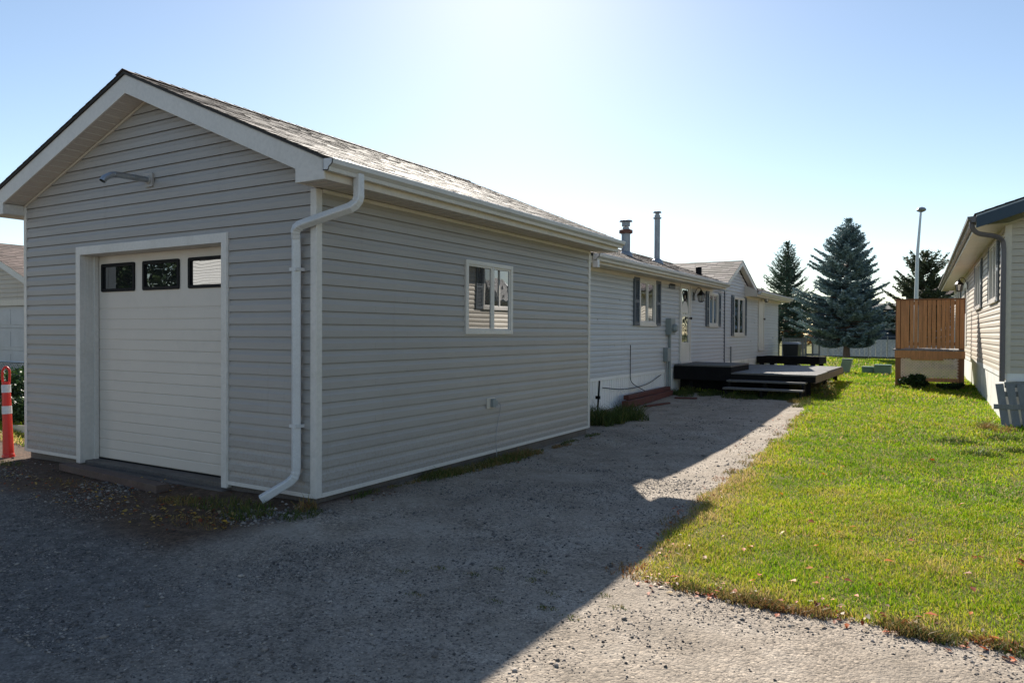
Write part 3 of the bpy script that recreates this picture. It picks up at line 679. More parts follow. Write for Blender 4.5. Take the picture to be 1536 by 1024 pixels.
# storm door
def storm(parent, dd, glass=True):
    y0, y1, z0, z1 = dd; f = MB(); t = .075
    f.box(HX+.002, HX+.045, y0-.03, y0+.03, z0, z1+.03); f.box(HX+.002, HX+.045, y1-.03, y1+.03, z0, z1+.03); f.box(HX+.002, HX+.045, y0+.03, y1-.03, z1-.03, z1+.03); f.box(HX+.002, HX+.07, y0-.03, y1+.03, z0-.035, z0)
    f.build('door_frame', m_trim, parent, bevel=.003)
    d = MB(); a, b = HX+.004, HX+.032; i0, i1 = y0+.032, y1-.032
    if glass:
        d.box(a, b, i0, i0+t, z0, z1-.03); d.box(a, b, i1-t, i1, z0, z1-.03); d.box(a, b, i0+t, i1-t, z0, z0+.42); d.box(a, b, i0+t, i1-t, z1-.10, z1-.03); d.box(a, b, i0+t, i1-t, 1.86, 1.92)
        o = d.build('front_door', m_trim, parent, bevel=.003)
        p = MB(); p.box(HX+.006, HX+.014, i0+t, i1-t, z0+.42, 1.86); p.box(HX+.006, HX+.014, i0+t, i1-t, 1.92, z1-.10); p.build('pane', m_glass_f, o)
        q = MB(); n = 16; cy, cz = (i0+i1)/2, 1.94; ra = (i1-i0)/2-t-.02; q.prism([(HX+.015, cy+ra*cos(pi*k/n), cz+ra*1.2*sin(pi*k/n)) for k in range(n+1)], (.006,0,0)); q.build('fanlight', m_trim, o)
        # scrolls in the top light
        q = MB()
        for sg in (-1, 1): q.tube(bez([(HX+.02, cy+sg*.02, 2.20), (HX+.02, cy+sg*.10, 2.28), (HX+.02, cy+sg*.14, 2.40), (HX+.02, cy+sg*.05, 2.44), (HX+.02, cy+sg*.03, 2.36)], 4), .008, 5)
        q.build('scrollwork', m_black, o)
    else:
        d.box(a, b, i0, i1, z0, z1-.03); o = d.build('rear_door', m_trim, parent, bevel=.003)
    q = MB(); q.lathe((b, i1-.05, z0+.95), [(.012,0),(.012,.03),(.028,.035),(.028,.06),(.01,.07)], 10, (1,0,0)); q.build('handle', m_lamp, o)
storm(H, d1); storm(H, d2, False)
def lantern(parent, X, y, z, face=1, s=1.0, name='wall_lamp'):
    q = MB(); q.box(X+face*.014, X+face*.03, y-.05*s, y+.05*s, z-.10*s, z+.06*s)
    q.tube(bez([(X+face*.03, y, z), (X+face*.08*s, y, z+.13*s), (X+face*.15*s, y, z+.13*s), (X+face*.16*s, y, z+.08*s)], 4), .008, 6)
    q.lathe((X+face*.16*s, y, z-.14*s), [(.03*s,0),(.05*s,.015*s),(.052*s,.02*s)], 6); q.lathe((X+face*.16*s, y, z+.0*s), [(.085*s,0),(.075*s,.02*s),(.02*s,.085*s),(.008*s,.11*s)], 6)
    for k in range(6): a = pi/3*k; q.tube([(X+face*.16*s+.05*s*cos(a), y+.05*s*sin(a), z-.125*s), (X+face*.16*s+.072*s*cos(a), y+.072*s*sin(a), z+.005*s)], .005*s, 4)
    o = q.build(name, m_lamp, parent)
    q = MB(); q.lathe((X+face*.16*s, y, z-.12*s), [(.042*s,0),(.062*s,.12*s)], 6); q.build('lamp_glass', m_lglass, o); return o
lantern(H, HX, 16.42, 2.36, s=1.15); lantern(H, HX, 23.44, 2.62, s=1.15)
# number plate (too small to read in the photo), porch hook
q = MB(); q.box(HX+.013, HX+.03, 14.68, 15.06, 2.43, 2.53); q.build('house_sign', m_shut, H)
q = MB(); q.tube([(HX, 15.75, 2.70), (HX+.35, 15.95, 2.66)], .012, 5); q.build('door_hook', m_black, H)
# meter box and conduit
q = MB(); q.box(HX+.014, HX+.13, 14.50, 14.78, 1.46, 1.80); q.lathe((HX+.13, 14.64, 1.60), [(.085,0),(.085,.05),(.06,.09)], 14, (1,0,0)); mo = q.build('meter_box', m_greymt, H, bevel=.006)
q = MB(); q.box(HX+.014, HX+.11, 14.36, 14.56, .92, 1.20); q.build('junction_box', m_greymt, H, bevel=.006)
q = MB(); q.tube([(HX+.05, 14.66, 1.47), (HX+.05, 14.66, -.05)], .03, 10); q.tube([(HX+.05, 14.48, .93), (HX+.05, 14.48, -.05)], .018, 8); q.build('conduit', m_greymt, mo)
q = MB(); q.tube([(HX+.02, 19.10, HT), (HX+.02, 19.10, .72)], .018, 6); q.build('wall_cable', m_shut, H)
q = MB(); q.tube([(HX+.03, 19.75, 1.15), (HX+.03, 19.75, .62)], .02, 6); q.build('vent_pipe', m_greymt, H)
q = MB(); q.tube(bez([(HX+.02, 12.55, 1.28), (HX+.02, 12.55, .86), (HX+.03, 12.57, .62), (HX+.06, 12.9, .48), (HX+.12, 13.6, .28)], 6), .007, 5)
q.tube(bez([(HX+.02, 11.3, .58), (HX+.05, 12.2, .50), (HX+.05, 13.3, .52), (HX+.03, 14.2, .66)], 6), .007, 5); q.build('loose_cable', m_black, H)
q = MB(); q.box(EX+.0, EX+.08, 10.13, 10.20, 2.49, 2.60); q.build('gutter_end', m_gutter, H)
# chimneys
def hroof(x): return hez+(EX-x)*hm
cx_ = -6.0
q = MB(); z0 = hroof(cx_); q.lathe((cx_, 14.93, z0-.06), [(.16,0),(.13,.10),(.095,.14),(.095,.50)], 16); q.lathe((cx_, 14.93, z0+.44), [(.10,0),(.095,.12),(.07,.12),(.07,.16)], 16)
q.lathe((cx_, 14.93, z0+.62), [(.09,0),(.09,.09),(.145,.10),(.13,.125),(.03,.15)], 16); ch = q.build('chimney', m_galvd, H, smooth=False)
q = MB(); q.lathe((cx_, 14.93, z0+.46), [(.105,0),(.145,.01),(.145,.075),(.09,.09)], 16); q.build('chimney_collar', m_rust, ch)
q = MB(); q.lathe((cx_, 16.93, z0-.06), [(.17,0),(.12,.12),(.068,.16),(.068,1.20)], 14); q.lathe((cx_, 16.93, z0+1.14), [(.05,0),(.05,.05),(.10,.055),(.09,.085),(.02,.10)], 14); q.lathe((cx_, 16.93, z0+1.05), [(.072,0),(.10,.01),(.10,.03),(.07,.035)], 14); q.build('chimney', m_galvd, H)
q = MB(); q.lathe((-5.3, 18.0, hroof(-5.3)-.05), [(.09,0),(.075,.05),(.075,.24),(.06,.245)], 12); q.build('roof_vent', m_black, H)
q = MB(); q.lathe((-5.8, 24.2, hroof(-5.8)-.05), [(.10,0),(.08,.02),(.08,.24),(.15,.26),(.14,.30),(.02,.35)], 12); q.build('roof_vent', m_galvd, H)

# ================================================================== DECKS
def boards(mb, x0, x1, y0, y1, z, t=.03, w=.14, along='x', gap=.008):
    if along == 'x':
        y = y0
        while y < y1-.01: e = min(y+w-gap, y1); mb.box(x0, x1, y, e, z-t, z+random.uniform(-.001,.002)); y += w
    else:
        x = x0
        while x < x1-.01: e = min(x+w-gap, x1); mb.box(x, e, y0, y1, z-t, z+random.uniform(-.001,.002)); x += w
DK = thing('porch_deck', 'low black stained wooden deck with two steps beside the mobile home front door', 'deck', (-3.6, 15, .05))
q = MB(); boards(q, -4.92, -3.74, 14.99, 16.55, .845, along='x'); boards(q, -4.92, -2.16, 16.56, 19.4, .705, along='x'); boards(q, -3.735, -2.12, 14.99, 16.56, .705, along='x'); q.build('deck_boards', m_darktop, DK)
q = MB(); q.box(-4.93, -3.735, 15.0, 15.04, .53, .813); q.box(-3.775, -3.737, 15.04, 16.55, .53, .813); q.box(-3.73, -2.14, 15.0, 15.04, .56, .674)
q.box(-3.74, -3.70, 15.05, 16.5, .56, .67)
for y in (15.6, 16.3, 17.1, 17.9, 18.7): q.box(-4.9, -2.2, y, y+.04, .54, .67)
q.build('rim_board', m_dark, DK, bevel=.004)
q = MB(); q.box(-2.18, -2.14, 15.041, 19.4, .54, .674); q.build('rim_board', m_brownbd, DK, bevel=.004)
for x, y in ((-4.6, 15.1), (-3.9, 15.1), (-3.1, 15.12), (-2.3, 15.12), (-4.6, 17.6), (-3.2, 17.6), (-2.3, 17.4), (-2.3, 19.2), (-4.6, 19.2)):
    q = MB(); q.box(x-.045, x+.045, y, y+.09, float(h_ground(x, y))-.03, .55); q.build('leg', m_dark, DK)
q = MB(); q.box(-3.7, -2.7, 15.45, 15.47, -.1, .5); q.box(-3.86, -3.82, 15.1, 16.2, .1, .5); q.box(-4.9, -3.8, 15.35, 15.37, .1, .53); q.build('skirt_shade_board', m_dark, DK)  # board behind the steps is added to keep light from under the deck
for k, (y, z) in enumerate(((14.72, .57), (14.42, .44))):
    q = MB(); q.box(-3.76, -2.28, y, y+.13, z-.035, z); q.box(-3.76, -2.28, y+.138, y+.265, z-.035, z); q.build('step', m_darktop, DK, bevel=.004)
for x in (-3.72, -3.05, -2.34):
    q = MB(); q.prism([(x, 14.44, .24), (x, 14.44, .405), (x, 14.70, .405), (x, 14.70, .535), (x, 14.99, .535), (x, 14.99, .24)], (.04,0,0)); q.build('stringer', m_dark, DK)

RD = thing('rear_landing', 'small black wooden landing with a railing bench at the mobile home rear door', 'deck', (-4.0, 23.3, .13))
q = MB(); boards(q, -4.92, -3.2, 22.9, 24.3, .80, along='x'); q.build('deck_boards', m_dark, RD)
q = MB(); q.box(-4.93, -3.18, 22.86, 22.90, .60, .80); q.box(-3.2, -3.16, 22.9, 24.3, .60, .80); q.box(-4.93, -3.16, 22.84, 22.86, .72, .82); q.build('rim_board', m_dark, RD)
for x, y in ((-4.8, 22.95), (-4.5, 22.95), (-3.35, 22.95), (-3.28, 24.1)):
    q = MB(); q.box(x-.06, x+.06, y-.05, y+.05, .08, .62); q.build('leg', m_dark, RD)
q = MB(); q.beam((-4.4, 22.96, .48), (-3.4, 22.96, .30), .04, .09); q.build('brace', m_dark, RD); q = MB(); q.beam((-4.3, 23.6, .25), (-3.4, 23.6, .30), .2, .05); q.build('brace', m_dark, RD)

# ================================================================== NEIGHBOUR ON THE RIGHT (local metres: x into the house, y back along its wall)
th = radians(1.6); RP = Vector((.874, 15.058, 0))
R_ = thing('neighbour_house', 'beige sided house with dark gutters on the right edge, sunlit side wall with shutters', 'house', RP, th)
RL, RWd = 21.0, 7.6; rb, rt, rhs = .84, 3.40, .1175
wr = [(1.35, 2.95, 2.15, 3.28), (5.45, 7.2, 2.15, 3.25), (15.1, 16.4, 2.15, 3.2)]; dr = (11.3, 12.6, 1.15, 3.15)
mb = MB(); siding(mb, (0,0), (0,1), (-1,0), rb, rt, lambda z: 0, lambda z: RL, rhs, [(w[0]+.01, w[1]-.01, w[2]+.01, w[3]-.01) for w in wr+[dr]]); mb.build('side_wall', m_side_r, R_)
rm = .33
def rgl(z): return 0 if z < rt else (z-rt)/rm
mb = MB(); siding(mb, (0,0), (1,0), (0,-1), rb, rt+RWd/2*rm-.01, rgl, lambda z: RWd-rgl(z), rhs, (), (rt,)); mb.build('front_wall', m_side_r, R_)
mb = MB()
for y in np.arange(0, RL, 1.2): mb.box(.012, .03, y, min(y+1.19, RL), -.1, rb-.09)
mb.box(-.016, .03, 0, RL, rb-.09, rb-.002); mb.box(.03, .05, 0.03, RL, -.1, rb)
for x in np.arange(.0, RWd, .12): mb.box(x+.03, x+.135, .012, .03, -.1, rb-.12)
mb.box(.03, RWd, -.016, .012, rb-.13, rb-.002); mb.box(.03, RWd, .03, .04, -.1, rb); mb.build('skirting', m_skirt, R_)
mb = MB(); mb.prism([(-.02,-.02,rb), (.075,-.02,rb), (.075,-.001,rb), (-.001,-.001,rb), (-.001,.075,rb), (-.02,.075,rb)], (0,0,rt-rb)); mb.build('corner_post', m_trimc, R_)
ov = .46; ez = 3.44
rf = MB(); c_, s_ = 1/sqrt(1+rm*rm), rm/sqrt(1+rm*rm)
shingles(rf, (-ov-.02, -.42, ez+.10), (0,1,0), (c_,0,s_), (-s_,0,c_), RL+.8, (RWd/2+ov+.02)/c_, .15, (.25,.5), lo=.3)
shingles(rf, (RWd+ov+.02, -.42, ez+.10), (0,1,0), (-c_,0,s_), (s_,0,c_), RL+.8, (RWd/2+ov+.02)/c_, .3, (.4,.9)); rfo = rf.build('roof', m_roof, R_, tint=True)
zr = ez+.08+(RWd/2+ov)*rm
mb = MB(); mb.prism([(-ov, -.40, ez+.055), (RWd/2, -.40, zr-.025), (RWd+ov, -.40, ez+.055), (RWd+ov, -.40, ez+.085), (RWd/2, -.40, zr+.005), (-ov, -.40, ez+.085)], (0, RL+.78, 0)); mb.build('roof_deck', m_galvd, rfo)
mb = MB()
for x0, x1, z0_, z1_ in ((-ov, RWd/2, ez+.05, zr-.03), (RWd/2, RWd+ov, zr-.03, ez+.05)): mb.prism([(x0, -.42, z0_), (x1, -.42, z1_), (x1, -.42, z1_-.19), (x0, -.42, z0_-.19)], (0,.03,0))
mb.build('gable_fascia', m_navy, R_)
mb = MB(); mb.quad((-ov+.01, -.39, ez-.10), (-ov+.01, RL+.3, ez-.10), (.01, RL+.3, ez-.08), (.01, -.39, ez-.08)); mb.quad((0, -.39, ez-.08), (0, 0, ez-.08), (RWd/2, 0, zr-.22), (RWd/2, -.39, zr-.22)); mb.quad((RWd, -.39, ez-.08), (RWd, 0, ez-.08), (RWd/2, 0, zr-.22), (RWd/2, -.39, zr-.22)); mb.build('soffit', m_trimc, R_)
mb = MB(); mb.box(-ov-.005, -ov+.015, -.39, RL+.35, ez-.11, ez+.04); mb.box(-.02,-.001, 0.08, RL, rt-.12, rt-.02); mb.build('eave_board', m_trimc, R_)
gutter(R_, -ov-.008, -.42, RL+.36, ez+.06, -1, m_gutd, 1.05)
mb = MB(); ds2 = rrect(.075, .075, .015, 2)
mb.sweep(bez([(-ov-.06, -.30, ez-.02), (-ov-.055, -.30, ez-.12), (-ov+.04, -.26, ez-.22), (-.18, -.16, ez-.27), (-.07, -.08, ez-.34), (-.045, -.06, ez-.48)], 4)+[Vector((-.045, -.06, 1.6)), Vector((-.045, -.06, .70))], ds2, up=(0,1,0)); mb.build('downspout', m_gutd, R_)
for w in wr:
    wo = window_parts(R_, 0, w[0], w[1], w[2], w[3], -1, .055, .045, (m_glass_f, m_glass_f))
    mb = MB(); mb.box(-.06, -.01, w[0]-.02, w[1]+.02, w[2]-.04, w[2]-.001); mb.build('sill', m_trim, wo)
    for a, b in ((w[0]-.33, w[0]-.02), (w[1]+.02, w[1]+.33)): shutter(R_, 0, a, b, w[2]-.03, w[3]+.02, -1)
mb = MB(); mb.box(-.03, -.002, dr[0], dr[1], dr[2], dr[3]); do = mb.build('side_door', m_trim, R_, bevel=.01)
mb = MB(); mb.box(-.034, -.03, dr[0]+.25, dr[1]-.25, dr[2]+1.0, dr[3]-.2); mb.build('pane', m_glass_f, do)
lantern(R_, 0, 10.9, 3.0, -1, 1.5)
ORG[0] = Vector((0,0,0))
for o_ in (H, DK, RD): o_.location = Vector((0,0,1.5))+(o_.location-Vector((0,0,1.5)))*KS; o_.scale = (KS,)*3

# cedar side deck with privacy screen and lattice
CD = thing('side_deck', 'cedar deck with tall board privacy screen and lattice below, against the beige house', 'deck', (-.4, 22, .14))
cx0, cx1, cy0, cy1, cf, ct = -1.14, .40, 22.0, 24.6, 1.10, 2.42
q = MB(); n = 15; wbd = (cx1-cx0)/n
random.seed(3)
for k in range(n): x = cx0+k*wbd+random.uniform(-.006,.006); q.box(x+.006, x+wbd-random.uniform(.003,.013), cy0-.02, cy0+.0, cf+.02+random.uniform(0,.02), ct-.03+random.uniform(-.006,.006))
k = cy0+.1
while k < cy1: q.box(cx0-.02, cx0, k, k+.115, cf+.03, ct-.03); k += .13
q.build('privacy_screen', m_cedar, CD)
q = MB(); q.box(cx0-.05, cx1+.03, cy0-.05, cy0+.06, ct-.03, ct+.01); q.box(cx0, cx1, cy0+.001, cy0+.04, cf+.10, cf+.19); q.box(cx0, cx1, cy0+.001, cy0+.04, ct-.15, ct-.06); q.box(cx0-.05, cx0+.05, cy0+.06, cy1, ct-.03, ct+.01); q.build('rail', m_cedard, CD)
for x, y in ((cx0+.05, cy0+.05), (cx1-.05, cy0+.05), (cx0+.05, cy1-.1), (cx1-.05, cy1-.1)):
    q = MB(); q.box(x-.065, x+.065, y-.05, y+.075, .04, ct-.031 if x < 0 else ct-.031); q.build('post', m_cedard, CD, bevel=.006)
q = MB(); boards(q, cx0-.08, cx1, cy0-.06, cy1, cf+.0, along='y'); q.build('deck_boards', m_greywd, CD)
q = MB(); q.box(cx0-.03, cx1+.03, cy0-.045, cy0-.003, cf-.23, cf-.035); q.box(cx0-.03, cx0+.01, cy0, cy1, cf-.23, cf-.035); q.box(cx0+.1, cx1-.1, cy0-.04, cy0, .26, .36); q.box(cx0+.35, cx1-.45, cy0-.06, cy0-.046, cf-.28, cf-.20); q.build('rim_board', m_cedar, CD, bevel=.004)
q = MB(); z0, z1 = .36, cf-.23; span = z1-z0; x = cx0+.1-span
while x < cx1-.1:
    for sg in (1, -1):
        xa, xb = (x, x+span) if sg > 0 else (x+span, x); a, b = Vector((xa, 0, z0)), Vector((xb, 0, z1)); lo_, hi_ = cx0+.12, cx1-.12
        # clip to the frame
        def cl(p, o, lim): t = (lim-p.x)/(o.x-p.x); return p+(o-p)*t
        if max(a.x, b.x) <= lo_ or min(a.x, b.x) >= hi_: continue
        if a.x < lo_: a = cl(a, b, lo_)
        if b.x < lo_: b = cl(b, a, lo_)
        if a.x > hi_: a = cl(a, b, hi_)
        if b.x > hi_: b = cl(b, a, hi_)
        yy = cy0-.012 if sg > 0 else cy0-.004
        if (b-a).length > .03: q.beam((a.x, yy, a.z), (b.x, yy, b.z), .006, .038, up=(-(b.z-a.z), 0, (b.x-a.x)))
    x += .078
q.build('lattice', m_lattice, CD)

# ================================================================== SMALLER THINGS ON THE GROUND
def gz_(x, y): return float(h_ground(x, y))
# orange delineator post
bx, by = -10.26, 4.72; g0 = gz_(bx, by)
B = thing('delineator_post', 'orange red plastic delineator post with loop top and two reflective bands, left of the garage', 'bollard', (bx, by, g0))
top = g0+.96; ln = Vector((-.05, 0, 1)).normalized()
def bp(z): return Vector((bx-.06*(z-g0), by, z))
q = MB(); zs = [g0-.02, g0+.03, g0+.05, g0+.4, top]; rs = [.075, .07, .062, .054, .046]
for i in range(len(zs)-1): q.tube([bp(zs[i]), bp(zs[i+1])], 1, 18, scales=[rs[i], rs[i+1]])
q.build('post_body', m_red, B, smooth=False)
q = MB(); tp = bp(top); q.sweep(bez([tp+Vector((-.017,-.032,-.01)), tp+Vector((-.018,-.034,.12)), tp+Vector((-.011,-.022,.165)), tp+Vector((0,0,.185)), tp+Vector((.011,.022,.165)), tp+Vector((.018,.034,.12)), tp+Vector((.017,.032,-.01))], 5), rrect(.026,.022,.006,2), up=(.9,-.42,0)); q.build('loop_handle', m_red, B)
for za in (g0+.55, g0+.82): q = MB(); q.tube([bp(za), bp(za+.10)], 1, 20, scales=[.056 if za < g0+.7 else .052]*2); q.build('reflective_band', m_refl, B)
q = MB(); q.box(bp(g0+.86).x-.065, bp(g0+.86).x-.05, by-.02, by+.02, g0+.83, g0+.92); q.build('tape_tail', m_refl, B)
# plank under the garage door
q = MB(); q.beam((-8.72, 4.60, gz_(-8.7, 4.6)+.045), (-6.62, 4.42, gz_(-6.6, 4.4)+.035), .13, .08); tag(q.build('timber_plank', m_plank, None, bevel=.006), 'old reddish brown timber plank lying along the garage door sill', 'plank')
# red landscape timbers by the skirting
def red(a, b, w, h, lab, r=0): q = MB(); q.beam(a, b, w, h); tag(q.build('landscape_timber', m_redwd, None, bevel=.008), lab, 'timber', 'red brown timbers by the skirting')
gg = gz_(-5.7, 15)
red((-5.70, 14.2, gg+.07), (-5.74, 17.2, gg+.10), .15, .15, 'thick red brown timber lying against the white skirting, lowest of the two stacked')
red((-5.76, 14.4, gg+.20), (-5.79, 17.2, gg+.22), .12, .09, 'slimmer red brown timber lying on top of the thick one by the skirting')
q = MB(); q.beam((-5.45, 14.7, gz_(-5.4,14.7)+.02), (-5.2, 15.5, gz_(-5.2,15.5)+.02), .08, .03); tag(q.build('scrap_board', m_redwd, None), 'short red board flat on the gravel beside the red timbers', 'board', 'loose scrap boards')
q = MB(); q.beam((-5.4, 16.5, gz_(-5.4,16.5)+.02), (-4.9, 16.6, gz_(-4.9,16.6)+.02), .08, .03); tag(q.build('scrap_board', m_redwd, None), 'short red board in the grass in front of the porch deck', 'board', 'loose scrap boards')
# steel stake
sx_, sy_ = -5.86, 13.17; g0 = gz_(sx_, sy_)
SK = thing('fence_stake', 'thin black metal stake with a clip, standing in tall grass at the garage rear corner', 'stake', (sx_, sy_, g0))
q = MB(); q.sweep([(sx_-.01, sy_, g0-.05), (sx_+.03, sy_, g0+.66)], [(.018,.014),(-.018,.014),(-.018,.008),(-.004,.008),(-.004,-.018),(.004,-.018),(.004,.008),(.018,.008)], up=(0,1,0)); q.build('stake_rod', m_black, SK)
q = MB(); q.box(sx_-.035, sx_+.05, sy_-.03, sy_+.02, g0+.30, g0+.36); q.build('clip', m_black, SK)
# weathered slatted panel at the neighbour's corner
px, py = .82, 14.72; g0 = gz_(px, py)
PL = thing('picket_panel', 'weathered blue grey slatted wooden panel leaning at the corner of the beige house', 'wooden panel', (px, py, g0))
lean = .22
def pl(x, z): return Vector((x+.13*0 - (z-g0)*.10, py+(z-g0)*lean, z))
for k, x in enumerate((.88, 1.03, 1.18, 1.33, 1.48, 1.63)):
    q = MB(); q.beam(pl(x, g0+.0), pl(x-.02, g0+.72-(k % 2)*.02), .118, .022, up=(0,-1,lean)); q.build('slat', m_greywd, PL, bevel=.003)
q = MB(); a, b = pl(.74, g0+.34)+Vector((0,-.03,0)), pl(1.75, g0+.36)+Vector((0,-.03,0)); q.beam(a, b, .022, .085); a, b = pl(.86, g0+.55)+Vector((0,.03,0)), pl(1.75, g0+.56)+Vector((0,.03,0)); q.beam(a, b, .022, .085); a, b = pl(.93, g0+.70)+Vector((0,.03,0)), pl(1.75, g0+.76)+Vector((0,.03,0)); q.beam(a, b, .03, .10); q.build('cross_rail', m_greywd, PL, bevel=.003)

# black bin behind the rear landing
bx, by = -5.2, 30.3; g0 = gz_(bx, by)
BN = thing('wheelie_bin', 'black rubbish bin with pale lid beyond the rear landing', 'bin', (bx, by, g0))
q = MB(); q.hexa([(bx-.24,by-.26,g0+.04),(bx+.24,by-.26,g0+.04),(bx+.24,by+.26,g0+.04),(bx-.24,by+.26,g0+.04),(bx-.30,by-.33,g0+.98),(bx+.30,by-.33,g0+.98),(bx+.30,by+.33,g0+.98),(bx-.30,by+.33,g0+.98)]); q.build('bin_body', m_bin, BN, bevel=.03)
q = MB(); q.hexa([(bx-.32,by-.36,g0+.98),(bx+.32,by-.36,g0+.98),(bx+.32,by+.36,g0+.98),(bx-.32,by+.36,g0+.98),(bx-.28,by-.30,g0+1.06),(bx+.28,by-.30,g0+1.06),(bx+.28,by+.30,g0+1.06),(bx-.28,by+.30,g0+1.06)]); q.build('lid', m_binlid, BN, bevel=.02)
for s in (-1, 1): q = MB(); q.lathe((bx+s*.26, by+.22, g0+.09), [(.09,-.03),(.09,.03)], 12, (1,0,0)); q.build('wheel', m_black, BN)
# utility pedestals
def pedestal(x, y, w, d, h, tilt, mat, lab):
    g = gz_(x, y); o = thing('utility_pedestal', lab, 'utility box', (x, y, g), 0, 'utility boxes on the lawn')
    q = MB(); L = lambda dx, dy, dz: (x+dx+tilt*dz, y+dy, g+dz)
    q.hexa([L(-w/2,-d/2,-.03), L(w/2,-d/2,-.03), L(w/2,d/2,-.03), L(-w/2,d/2,-.03), L(-w/2,-d/2,h), L(w/2,-d/2,h), L(w/2,d/2,h), L(-w/2,d/2,h)]); b = q.build('cabinet', mat, o, bevel=.015)
    q = MB(); q.hexa([L(-w/2-.015,-d/2-.015,h), L(w/2+.015,-d/2-.015,h), L(w/2+.015,d/2+.015,h), L(-w/2-.015,d/2+.015,h), L(-w/2,-d/2,h+.03), L(w/2,-d/2,h+.03), L(w/2,d/2,h+.03), L(-w/2,d/2,h+.03)]); q.build('cap', mat, o, bevel=.008)
    q = MB(); q.hexa([L(-w/2+.03,-d/2-.008,.08), L(w/2-.03,-d/2-.008,.08), L(w/2-.03,-d/2-.001,.08), L(-w/2+.03,-d/2-.001,.08), L(-w/2+.03,-d/2-.008,h-.06), L(w/2-.03,-d/2-.008,h-.06), L(w/2-.03,-d/2-.001,h-.06), L(-w/2+.03,-d/2-.001,h-.06)]); q.build('hatch', mat, o)
pedestal(-3.06, 28.0, .33, .22, .50, .22, m_green, 'tall pale green utility pedestal tilting to the right on the lawn')
pedestal(-2.32, 28.2, .36, .36, .24, 0, m_greyg, 'low grey green utility box, smaller one beside the cedar deck')
pedestal(-1.85, 28.1, .52, .40, .32, 0, m_greyg, 'wider grey green utility box directly left of the cedar deck')
# street lamp
lx, ly = -1.43, 46.0; g0 = gz_(lx, ly)
LP = thing('street_lamp', 'tall slim grey street lamp behind the cedar deck', 'street lamp', (lx, ly, g0))
q = MB(); q.tube([(lx, ly, g0), (lx, ly, g0+3), (lx+.04, ly, 6.0), (lx+.18, ly, 8.25)], 1, 10, scales=[.13, .11, .08, .055]); q.build('pole', m_galv, LP)
q = MB(); c = Vector((lx+.2, ly, 8.3)); q.lathe(c, [(.05,-.12),(.20,-.06),(.25,.02),(.18,.12),(.05,.17)], 14); q.build('lamp_head', m_galvd, LP)

# ================================================================== LEFT OF THE GARAGE
NG = thing('neighbour_garage', 'cream sided garage with brown shingle roof and white door at the left edge', 'garage', (-21.2, 9, -.15))
nx0, nx1, nrx, nrz, nm, ny0, ny1 = -24.8, -17.6, -21.2, 3.72, .39, 9.2, 16
def ntop(x): return nrz-abs(x-nrx)*nm
mb = MB(); siding(mb, (nx0, ny0), (1,0), (0,-1), 0, nrz-.16, lambda z: 0 if z < ntop(nx0)-.1 else (nrx-(nrz-.1-z)/nm)-nx0, lambda z: nx1-nx0 if z < ntop(nx1)-.1 else (nrx+(nrz-.1-z)/nm)-nx0, .11, [(.9, 6.3, -1, 2.18)], (ntop(nx0)-.1,)); mb.build('front_wall', m_side_n, NG)
mb = MB(); siding(mb, (nx1, ny0), (0,1), (1,0), 0, ntop(nx1)-.1, lambda z: 0, lambda z: ny1-ny0, .11); mb.build('side_wall', m_side_n, NG)
mb = MB(); mb.box(nx0+.9, nx0+6.3, ny0-.02, ny0+.02, 2.10, 2.24); mb.box(nx0+6.22, nx0+6.34, ny0-.02, ny0+.02, -.1, 2.10); mb.box(nx0+.86, nx0+.98, ny0-.02, ny0+.02, -.1, 2.10); mb.build('door_frame', m_trimc, NG)
mb = MB()
mb.box(nx0+.95, nx0+6.25, ny0+.075, ny0+.1, -.1, 2.2)
for k in range(4):
    mb.box(nx0+.98, nx0+6.22, ny0+.05, ny0+.08, -.1+k*.55, .44+k*.55)
    for j in range(8): mb.box(nx0+1.05+j*.645, nx0+1.60+j*.645, ny0+.042, ny0+.05, -.02+k*.55, .36+k*.55)
mb.build('garage_door', M('white panel door', (.50,.50,.50), .5), NG, bevel=.004)
mb = MB(); c_, s_ = 1/sqrt(1+nm*nm), nm/sqrt(1+nm*nm)
shingles(mb, (nx1+.35, ny0-.3, ntop(nx1+.35)+.03), (0,1,0), (-c_,0,s_), (s_,0,c_), ny1-ny0+.6, (nx1+.35-nrx)/c_, .14, (.15,.35)); shingles(mb, (nx0-.35, ny0-.3, ntop(nx0-.35)+.03), (0,1,0), (c_,0,s_), (-s_,0,c_), ny1-ny0+.6, (nx1+.35-nrx)/c_, .28, (.3,.6)); mb.build('roof', m_roofn, NG, tint=True)
mb = MB()
for x0, x1 in ((nx0-.35, nrx), (nrx, nx1+.35)): mb.prism([(x0, ny0-.28, ntop(x0)+.02), (x1, ny0-.28, ntop(x1)+.02), (x1, ny0-.28, ntop(x1)-.14), (x0, ny0-.28, ntop(x0)-.14)], (0,.03,0)); mb.quad((x0, ny0-.25, ntop(x0)-.1), (x0, ny0, ntop(x0)-.1), (x1, ny0, ntop(x1)-.1), (x1, ny0-.25, ntop(x1)-.1))
mb.build('fascia', m_trim, NG)
